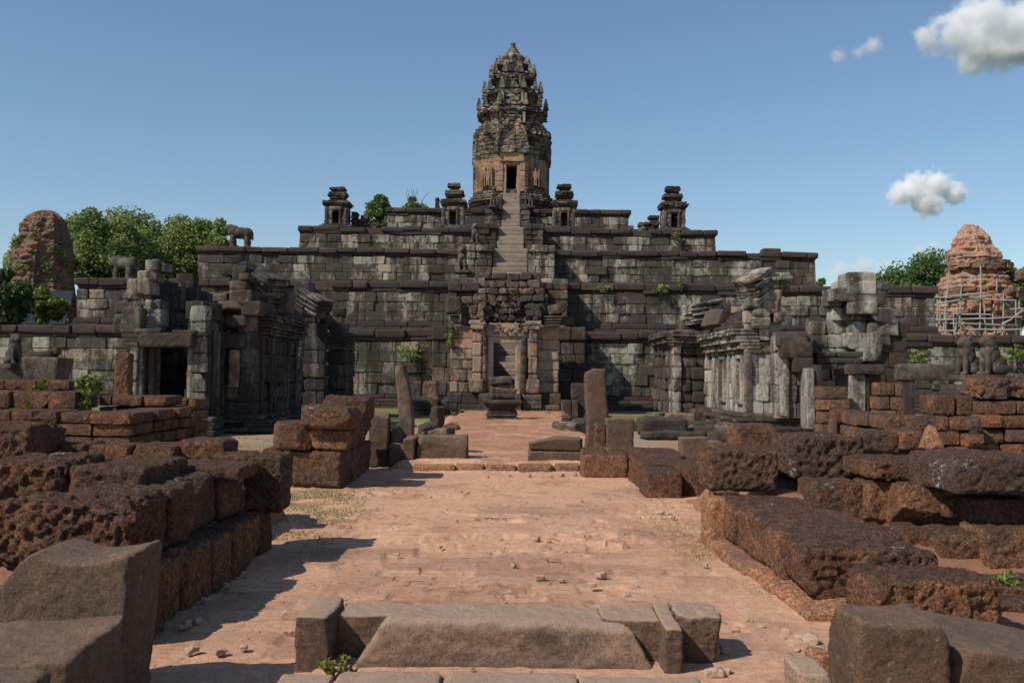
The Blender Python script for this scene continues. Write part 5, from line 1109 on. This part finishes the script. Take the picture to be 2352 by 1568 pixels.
# ------------------------------------------------------------------ ruined brick towers
def ruin(name, label, x, D, prof, mat, sq=.75, seed=1):
    t = thing('brick_tower', label, 'ruined tower', (PX(x, D), D, 0)); n = 96; A = np.linspace(0, 2 * PI, n, endpoint=False)
    sqr = 1 / np.maximum(np.abs(np.cos(A)), np.abs(np.sin(A))); sqr = 1 + (sqr - 1) * sq; sqr = np.minimum(sqr, 1.28)
    step = 1 - .1 * ((np.abs(np.sin(2 * A)) > .6)) + .05 * (np.abs(np.cos(2 * A)) > .93)
    zs_ = np.arange(0, prof[-1][0] + .01, .12); V = []
    for z in zs_:
        r0 = np.interp(z, [p[0] for p in prof], [p[1] for p in prof]); cx = np.interp(z, [p[0] for p in prof], [p[2] for p in prof])
        rr_ = r0 * sqr * step * (1 + .03 * (int(z / .24) % 2)); V.append(np.stack([PX(x, D) + cx + rr_ * np.cos(A), D + rr_ * np.sin(A), np.full(n, z)], 1))
    V.append(np.stack([PX(x, D) + prof[-1][2] + 0 * A, D + 0 * A, np.full(n, zs_[-1])], 1))
    V = np.concatenate(V); m = len(zs_) + 1
    nz = fbm(V, .7, 4, seed) * .42 + fbm(V, 2.5, 4, seed + 3) * .26 + fbm(V * np.array([1, 1, 3]), 1.6, 3, seed + 5) * .14
    d = V - np.array([PX(x, D), D, 0]); d[:, 2] = 0; L = np.linalg.norm(d, axis=1)[:, None] + 1e-6; V = V + d / L * nz[:, None] + np.array([0, 0, 1]) * (.25 * fbm(V, 1.1, 3, seed + 9) * (V[:, 2] > zs_[-1] - 2.))[:, None]
    i = np.arange(n); Q = np.concatenate([np.stack([k * n + i, k * n + (i + 1) % n, (k + 1) * n + (i + 1) % n, (k + 1) * n + i], 1) for k in range(m - 1)])
    G = Geo(); G.add(V, Q, np.clip(.5 + fbm(V, .6, 3, seed), 0, 1)); G.build('body', M[mat], t); return t
DR = 82.
bt = ruin('brick_tower', 'ruined orange brick tower behind wooden scaffolding, right side', 2243, DR, [(0, 3.3, 0), (5, 3.1, .05), (7.2, 2.85, .0), (7.3, 3.1, 0), (8.3, 3.0, 0), (8.4, 2.65, -.05), (9.3, 2.3, -.1), (9.4, 2.55, -.1), (10.4, 2.45, -.15), (10.5, 2.0, -.2), (11.9, 1.8, -.2), (12, 2.0, -.2), (12.8, 1.85, -.25), (12.9, 1.5, -.25), (13.7, 1.3, -.35), (14.4, .85, -.5), (14.9, .3, -.55)], 'brick', .7, 3)
G = Geo()
for zz0, r0 in ((9.0, 3.0), (11.3, 2.15), (7.2, 3.3)):
    for i in range(30):
        a = RNG.uniform(PI, 2 * PI); k = min(1.2, 1 / max(abs(math.cos(a)), abs(math.sin(a)))); chip(G, (PX(2243, DR) + r0 * .95 * k * math.cos(a), DR + r0 * .95 * k * math.sin(a), zz0 + RNG.uniform(-.3, .25)), (.95, .7, .3), a + PI / 2, None, .12)
G.build('cornice', M['brickdark'], bt); G = Geo(); block(G, (PX(2322, DR), DR - 1.5, PZ(640, DR, 2322)), (1.4, 2.4, .9), 0, .15, .15, .15)
G.build('cornice', M['brickdark'], bt)
for i in range(3):
    G = Geo(); cuboid(G, (PX(2225, DR) - .5 + .9 * (i - 1), DR - 3.7, 7.4 + .0 * i), (PX(2225, DR) + .1 + .9 * (i - 1), DR - 2.6, 8.8), .8, r=.05, seg=.2, amp=.06); G.build('pilaster', M['brick'], bt)
DLt = 84.
lt = ruin('brick_tower', 'crumbling overgrown brick tower at the left behind a sheet roof', 88, DLt, [(0, 3.1, 0), (7, 3.0, 0), (9, 2.7, 0), (11.5, 2.35, .1), (13.5, 1.9, .25), (14.7, 1.5, .3), (15.3, 1.0, .4), (15.65, .4, .5)], 'brickdark', .55, 8)
# scaffolding of lashed poles
sc_ = thing('scaffolding', 'grey wooden pole scaffolding lashed around the right brick tower', 'scaffolding', (PX(2240, 77), 77, 0))
def pole(a, b, r=.065):
    a, b = Vector(a), Vector(b); d = b - a; G = Geo(); n = 7; q = d.to_track_quat('Z', 'Y'); A = np.linspace(0, 2 * PI, n, endpoint=False); V = []
    m = 6
    for i in range(m + 1):
        c = a + d * i / m + Vector((RNG.gauss(0, .03), RNG.gauss(0, .03), RNG.gauss(0, .02)))
        for t_ in A: V.append(c + q @ Vector((math.cos(t_) * r * (1.1 - .3 * i / m), math.sin(t_) * r * (1.1 - .3 * i / m), 0)))
    i = np.arange(n); G.add(np.array(V), np.concatenate([np.stack([k * n + i, k * n + (i + 1) % n, (k + 1) * n + (i + 1) % n, (k + 1) * n + i], 1) for k in range(m)]), RNG.random()); G.build('pole', M['wood'], sc_)
for x, y0, D_, lean_ in ((2152, 665, 77, 3), (2172, 668, 79, 2), (2182, 622, 77, -22), (2198, 690, 78, -6), (2210, 655, 79, -10), (2256, 610, 77, -6), (2262, 700, 78, 4), (2292, 640, 79, -14), (2306, 675, 77, -4), (2335, 690, 78, 2), (2343, 660, 79, 3), (2160, 700, 80, 2), (2232, 690, 79.5, 3), (2282, 700, 77.4, -2), (2190, 710, 76.6, 3)):
    pole((PX(x + lean_ * 1.5, D_), D_, 1.0), (PX(x, D_), D_, PZ(y0, D_, x)))
for xa, ya_, xb, yb__, D_ in ((2146, 682, 2330, 690, 77), (2150, 697, 2300, 676, 78), (2146, 735, 2346, 728, 77), (2150, 742, 2340, 748, 77.4), (2160, 720, 2280, 722, 78), (2240, 716, 2350, 708, 79), (2150, 760, 2350, 756, 77), (2178, 682, 2262, 672, 76.8), (2300, 746, 2350, 712, 77), (2200, 740, 2246, 775, 76.7), (2146, 712, 2200, 716, 79)):
    pole((PX(xa, D_), D_ - .1, PZ(ya_, D_, xa)), (PX(xb, D_), D_ - .1, PZ(yb__, D_, xb)), .075)
# sheet roof at the left
sh = thing('sheet_shelter', 'low shelter roofed with blue-grey sheet below the left brick tower', 'shelter', (PX(95, 76), 76, 0))
G = Geo(); z0, z1 = PZ(745, 76, 90), PZ(664, 76, 90); x0, x1 = PX(22, 76), PX(168, 76)
G.add([(x0, 74.5, z0), (x1, 74.5, z0), (x1 - .5, 77, z1), (x0, 77, z1), (x0, 74.5, z0 - .06), (x1, 74.5, z0 - .06), (x1 - .5, 77, z1 - .06), (x0, 77, z1 - .06)], [[0, 1, 2, 3], [7, 6, 5, 4], [0, 4, 5, 1], [1, 5, 6, 2], [2, 6, 7, 3], [3, 7, 4, 0]], .5); G.build('roof', M['tarp'], sh)
for i in range(5):
    u = i / 4; G = Geo(); xx = x0 + (x1 - x0) * u; cuboid(G, (xx - .04, 74.9, 0), (xx + .04, 75.0, z0 + .4), .5, r=.01); G.build('post', M['wood'], sh)
# ------------------------------------------------------------------ vegetation
def leaves(G, C, R, n, size, flat=1., tone=(0, 1), droop=0, rs=None):
    """n leaf clumps filling the ellipsoids (C, R): small crossed leaves, denser towards their outside"""
    rs = rs or np.random.RandomState(7)
    C = np.asarray(C, float); R = np.asarray(R, float)
    k = rs.randint(0, len(C), n); d = rs.normal(size=(n, 3)); d /= np.linalg.norm(d, axis=1)[:, None]
    rad = rs.random(n) ** .45; P = C[k] + d * rad[:, None] * R[k]
    nrm = d * .6 + rs.normal(size=(n, 3)) * .75; nrm /= np.linalg.norm(nrm, axis=1)[:, None]
    a = np.cross(nrm, rs.normal(size=(n, 3))); a /= np.linalg.norm(a, axis=1)[:, None]; b = np.cross(nrm, a)
    s = size * rs.uniform(.6, 1.3, n)[:, None]; L, Wd = s, s * .52
    V = np.stack([P - a * L, P - b * Wd + nrm * s * .15, P + a * L, P + b * Wd + nrm * s * .15], 1).reshape(-1, 3)
    Q = np.arange(4 * n).reshape(-1, 4); tn = np.repeat(np.clip(rs.uniform(tone[0], tone[1], n) + .0 * k, 0, 1), 4)
    G.add(V, Q, tn)
def limb(G, pts, r0, r1, n=7):
    A = np.linspace(0, 2 * PI, n, endpoint=False); V = []; m = len(pts)
    for i, p in enumerate(pts):
        p = Vector(p); d = (Vector(pts[min(i + 1, m - 1)]) - Vector(pts[max(i - 1, 0)])); q = d.to_track_quat('Z', 'Y'); r = r0 + (r1 - r0) * i / (m - 1)
        for t_ in A: V.append(p + q @ Vector((math.cos(t_) * r, math.sin(t_) * r, 0)))
    i = np.arange(n); G.add(np.array(V), np.concatenate([np.stack([k * n + i, k * n + (i + 1) % n, (k + 1) * n + (i + 1) % n, (k + 1) * n + i], 1) for k in range(m - 1)]), .5)
def tree(label, x, D, ytop, ybot, wpx, mat, n=9000, size=.32, nc=34, seed=1, group=None, twigs=0, tone=(0, 1), name='tree'):
    rs = np.random.RandomState(seed); X0 = PX(x, D); zt, zb = PZ(ytop, D, x), PZ(ybot, D, x); hw = wpx * D / FPX / 2; cz = (zt + zb) / 2; hz = (zt - zb) / 2
    t = thing(name, label, 'tree', (X0, D, 0), group)
    C = []; R = []
    for i in range(nc):
        d = rs.normal(size=3); d /= np.linalg.norm(d); r = rs.uniform(.35, .82)
        c = np.array([X0 + d[0] * r * hw, D + d[1] * r * hw * .8, cz + d[2] * r * hz]); k = rs.uniform(.2, .38)
        C.append(c); R.append(np.array([hw * k, hw * k, min(hw, hz) * k * .85]))
    G = Geo()
    P = lambda c: [(X0, D, cz - hz * .9), ((X0 * 1.2 + c[0]) / 2.2, (D * 1.2 + c[1]) / 2.2, (cz - hz * .5 + c[2]) / 2), tuple(c)]
    limb(G, [(X0, D, -.2), (X0 + .2, D, (cz - hz) * .5), (X0, D, cz - hz * .6), (X0 + .3, D, cz + hz * .3)], hw * .07 + .1, .08)
    for c in C[:16]: limb(G, P(c), hw * .03 + .04, .03, 5)
    for i in range(twigs):
        c = C[rs.randint(len(C))]; top = np.array([c[0] + rs.uniform(-1, 1), c[1], zt + rs.uniform(-.05, .22) * hz])
        limb(G, [tuple(c), tuple((c + top) / 2 + rs.uniform(-.3, .3, 3)), tuple(top)], .06, .02, 4)
    G.build('trunk', M['bark'], t)
    G = Geo()
    per = n // nc
    for c, r in zip(C, R):
        tb = rs.uniform(tone[0], tone[1] * .55); leaves(G, [c], [r], per, size, tone=(tb, tb + .45), rs=rs)
    G.build('crown', M[mat], t); return t
GT = 'trees standing behind the pyramid'
tree('broad tree just right of the left brick tower, twiggy bare top', 232, 92, 464, 720, 215, 'leaf', 30000, .2, 80, 1, GT, 0)
tree('wide green tree in the middle of the left grove', 322, 97, 468, 720, 215, 'leaf', 30000, .2, 80, 2, GT, 0)
tree('right-hand tree of the left grove, below the headless elephant', 425, 97, 482, 720, 210, 'leaf', 28000, .2, 80, 3, GT, 0)
tree('slim dark tree at the right end of the left grove', 498, 92, 492, 690, 92, 'leaf', 11000, .2, 44, 4, GT, 0)
tree('small tree top showing above the terrace, nearer the left shrine', 870, 108, 443, 570, 84, 'leafb', 8000, .2, 40, 5, GT, 0)
tree('loose young tree top nearer the summit wall', 950, 108, 442, 540, 74, 'leafb', 2400, .24, 24, 6, GT, 8)
tree('round dense tree left of the right brick tower', 2125, 112, 573, 790, 215, 'leafb', 28000, .23, 80, 7, GT)
tree('lower flank of trees sloping left of the right brick tower', 2055, 114, 608, 780, 140, 'leafb', 16000, .23, 60, 8, GT)
tree('bright green tree at the right edge behind the scaffolded tower', 2340, 108, 586, 780, 140, 'leafb', 16000, .23, 60, 9, GT)
tree('small tree top showing above the third terrace corner, far right', 1700, 112, 570, 640, 90, 'leafb', 3500, .3, 20, 10, GT)
tree('small bush top between the third and the second terrace at right', 1880, 112, 636, 720, 60, 'leafb', 3000, .3, 20, 11, GT)
tree('dark shady tree cut by the left picture edge', 4, 60, 600, 800, 130, 'leafd', 7000, .2, 36, 12, GT)
tree('bright yellow-green sapling before the sheet shelter', 105, 66, 662, 745, 112, 'leafy', 2200, .22, 26, 13, None, 0, name='sapling')
G = Geo(); rs = np.random.RandomState(3); C = []
for i in range(26):
    z = rs.uniform(8.5, 15.2); a = rs.uniform(PI, 2 * PI); r = np.interp(z, [7, 11, 14, 15.5], [3.0, 2.5, 1.8, .8]); C.append((PX(88, DLt) + r * math.cos(a), DLt + r * math.sin(a), z))
leaves(G, C, [(.55, .4, .6)] * 26, 2600, .13, rs=rs); G.build('creeper', M['leaf'], lt)
def plant(label, x, y, D, h, n=160, mat='leafy', spread=.3, size=.06, z=None):
    p = pt(x, y, D); z = p.z if z is None else z; t = thing('wild_plant', label, 'plant', (p.x, D, z), 'wild plants rooted in the masonry'); rs = np.random.RandomState(int(x + y))
    G = Geo()
    for i in range(4): limb(G, [(p.x, D, z - .05), (p.x + rs.uniform(-.1, .1), D, z + h * .5), (p.x + rs.uniform(-1, 1) * spread, D + rs.uniform(-1, 1) * spread * .6, z + h * rs.uniform(.7, 1))], .012, .004, 4)
    G.build('stem', M['bark'], t)
    G = Geo(); C = [(p.x + rs.uniform(-1, 1) * spread * (.4 + .6 * q), D + rs.uniform(-1, 1) * spread * .6, z + h * (.15 + .85 * q)) for q in rs.random(14)]
    leaves(G, C, [(spread * .5, spread * .5, h * .14)] * 14, n, size, rs=rs); G.build('leaves', M[mat], t)
plant('leafy bright green shrub growing on the stepped laterite terrace', 196, 945, 20.2, .72, 420, 'leafy', .28, .06)
plant('spindly little plant left on the stepped laterite terrace', 92, 905, 20.4, .28, 120, 'leafy', .12, .045)
plant('thin yellowish weed on the front of the laterite terrace', 62, 940, 18.9, .4, 60, 'leafy', .1, .035)
plant('hanging green plant on the first terrace wall left of the gate', 945, 828, 56.7, .9, 260, 'leaf', .9, .1)
plant('narrow green creeper on the left side of the gate pavilion', 1030, 795, 49.8, 1.1, 300, 'leaf', .2, .08)
plant('small plant high on the second terrace, right of the gate', 1515, 675, 62.6, .55, 160, 'leaf', .5, .11)
plant('grassy tuft hanging on the second terrace, right', 1565, 668, 62.6, .9, 80, 'leafy', .15, .1)
plant('small weed on the second terrace coping, nearer the gate', 1386, 672, 62.6, .4, 110, 'leaf', .4, .1)
plant('green fern on the first terrace coping right of the right hall', 2112, 834, 56.5, .8, 220, 'leaf', .8, .1)
plant('small plants before the lions at right, on the first terrace', 2290, 832, 56.5, .8, 160, 'leaf', .8, .1)
plant('weed on the fourth terrace wall near its right end', 1552, 552, 74.3, .6, 120, 'leaf', .4, .1)
plant('bushy weed at the right edge on the first terrace', 2345, 830, 56.3, .9, 240, 'leafy', .7, .1)
plant('low sprouting weed at the left foot of the fallen sill', 770, 1510, 6.2, .1, 60, 'leafy', .09, .022, z=.02)
plant('small upright weed before the mitred left end of the sill', 800, 1515, 6.18, .12, 50, 'leafy', .045, .022, z=.02)
plant('low weed on the step stones at the right edge', 2315, 1340, 8.5, .08, 160, 'leafy', .16, .025)
# short grass at the edges of the path
rs = np.random.RandomState(11)
def blades(name, spots, n, h, mat='grass'):
    G = Geo(); V = []; T = []
    for x0, x1, y0, y1, dens, hh in spots:
        m = int(n * dens); P = np.stack([rs.uniform(x0, x1, m), rs.uniform(y0, y1, m), np.zeros(m)], 1); f = fbm(P, 1.6, 3, 5); P = P[f + rs.uniform(-.15, .15, len(f)) > -.02]
        if x0 < 3.4 and x1 > -3.4: P[:, 2] = path_z(P)[0] - .004
        else: P[:, 2] = -.1
        m = len(P); a = rs.uniform(0, 2 * PI, m); l = rs.uniform(.4, 1, m) * hh; d = np.stack([np.cos(a), np.sin(a), 0 * a], 1); tip = P + np.stack([rs.normal(0, .55, m) * l, rs.normal(0, .55, m) * l, l], 1)
        wd = .006 * (P[:, 1] / 10)[:, None] ** .7; V.append(np.stack([P - d * wd, P + d * wd, tip], 1).reshape(-1, 3)); T.append(np.repeat(rs.random(m), 3))
    V = np.concatenate(V); G.add(V, np.arange(len(V)).reshape(-1, 3), np.concatenate(T)); return tag(G.build(name, M[mat]), kind='stuff')
blades('grass', [(-4.0, -2.1, 11, 16, .5, .05), (-2.6, -1.9, 9.8, 13.5, .15, .045), (1.8, 2.4, 10, 16, .16, .04), (1.95, 2.3, 8.5, 11.5, .07, .04), (-3.6, -2.4, 12.8, 15.8, .3, .05), (-9, -3.5, 13, 30, .9, .06), (3, 12, 17, 33, 2.2, .05), (-3.2, -2.4, 7, 10, .1, .05)], 9000, .06)
blades('grass', [(-8.5, 12, 45, 56, 1, .12)], 16000, .1)
# ------------------------------------------------------------------ clouds: real volumes far away
def cloud(label, blobs, Y, dens, seed, soft=1.):
    P = [(pt(x, y, Y), r * Y / FPX) for x, y, r in blobs]
    c = sum((p for p, r in P), Vector()) / len(P)
    lo = Vector([min(p[i] - r * 1.25 for p, r in P) for i in range(3)]); hi = Vector([max(p[i] + r * 1.25 for p, r in P) for i in range(3)])
    m = bpy.data.materials.new('cloud vapour'); m.use_nodes = True; nt = m.node_tree; nt.nodes.clear(); L = nt.links
    out = nt.nodes.new('ShaderNodeOutputMaterial'); pv = nt.nodes.new('ShaderNodeVolumePrincipled'); L.new(pv.outputs[0], out.inputs['Volume'])
    pv.inputs['Color'].default_value = (.98, .98, .98, 1); pv.inputs['Anisotropy'].default_value = -.3
    pos = nt.nodes.new('ShaderNodeNewGeometry').outputs['Position']
    R = max(r for p, r in P); f = None
    for p, r in P:
        d = nt.nodes.new('ShaderNodeVectorMath'); d.operation = 'DISTANCE'; L.new(pos, d.inputs[0]); d.inputs[1].default_value = p
        q = nt.nodes.new('ShaderNodeMath'); q.operation = 'MULTIPLY_ADD'; L.new(d.outputs['Value'], q.inputs[0]); q.inputs[1].default_value = -1 / R; q.inputs[2].default_value = r / R
        if f is None: f = q.outputs[0]
        else:
            x = nt.nodes.new('ShaderNodeMath'); x.operation = 'SMOOTH_MAX'; L.new(f, x.inputs[0]); L.new(q.outputs[0], x.inputs[1]); x.inputs[2].default_value = .2; f = x.outputs[0]
    n = nt.nodes.new('ShaderNodeTexNoise'); n.inputs['Scale'].default_value = 2.2 / R; n.inputs['Detail'].default_value = 6; n.inputs['Roughness'].default_value = .6; L.new(pos, n.inputs['Vector'])
    a = nt.nodes.new('ShaderNodeMath'); a.operation = 'MULTIPLY_ADD'; L.new(n.outputs[0], a.inputs[0]); a.inputs[1].default_value = 1.5; a.inputs[2].default_value = -.85
    s = nt.nodes.new('ShaderNodeMath'); s.operation = 'ADD'; L.new(f, s.inputs[0]); L.new(a.outputs[0], s.inputs[1])
    mr = nt.nodes.new('ShaderNodeMapRange'); mr.interpolation_type = 'SMOOTHSTEP'; L.new(s.outputs[0], mr.inputs[0]); mr.inputs[1].default_value = .0; mr.inputs[2].default_value = .8 * soft; mr.inputs[4].default_value = dens / R
    L.new(mr.outputs[0], pv.inputs['Density'])
    G = Geo(); cuboid(G, lo, hi, .5, r=.001, amp=0); o = G.build('cloud', m); tag(o, label, 'cloud', None); return o
YC = 1500.
cloud('large white cloud cut by the top right corner', [(2140, 90, 50), (2200, 60, 60), (2260, 45, 75), (2300, 90, 85), (2240, 110, 70), (2370, 70, 90)], YC, 4.5, 1, .5)
cloud('compact white cloud above the scaffolded brick tower', [(2070, 445, 38), (2105, 430, 42), (2150, 425, 42), (2190, 442, 36), (2130, 460, 48)], YC, 4.5, 2, .5)
cloud('faint wispy cloud left of the large one', [(2005, 105, 30), (1975, 120, 24), (1925, 130, 26)], YC, 2.2, 3, 1.6)
cloud('pale low cloud bank over the far right trees', [(1930, 625, 36), (1985, 615, 36), (2040, 622, 36)], YC, 2.4, 4, 1.6)
cloud('faint low cloud strip left of the scaffolded tower', [(2110, 575, 22), (2145, 568, 22)], YC, 1.6, 5, 1.6)
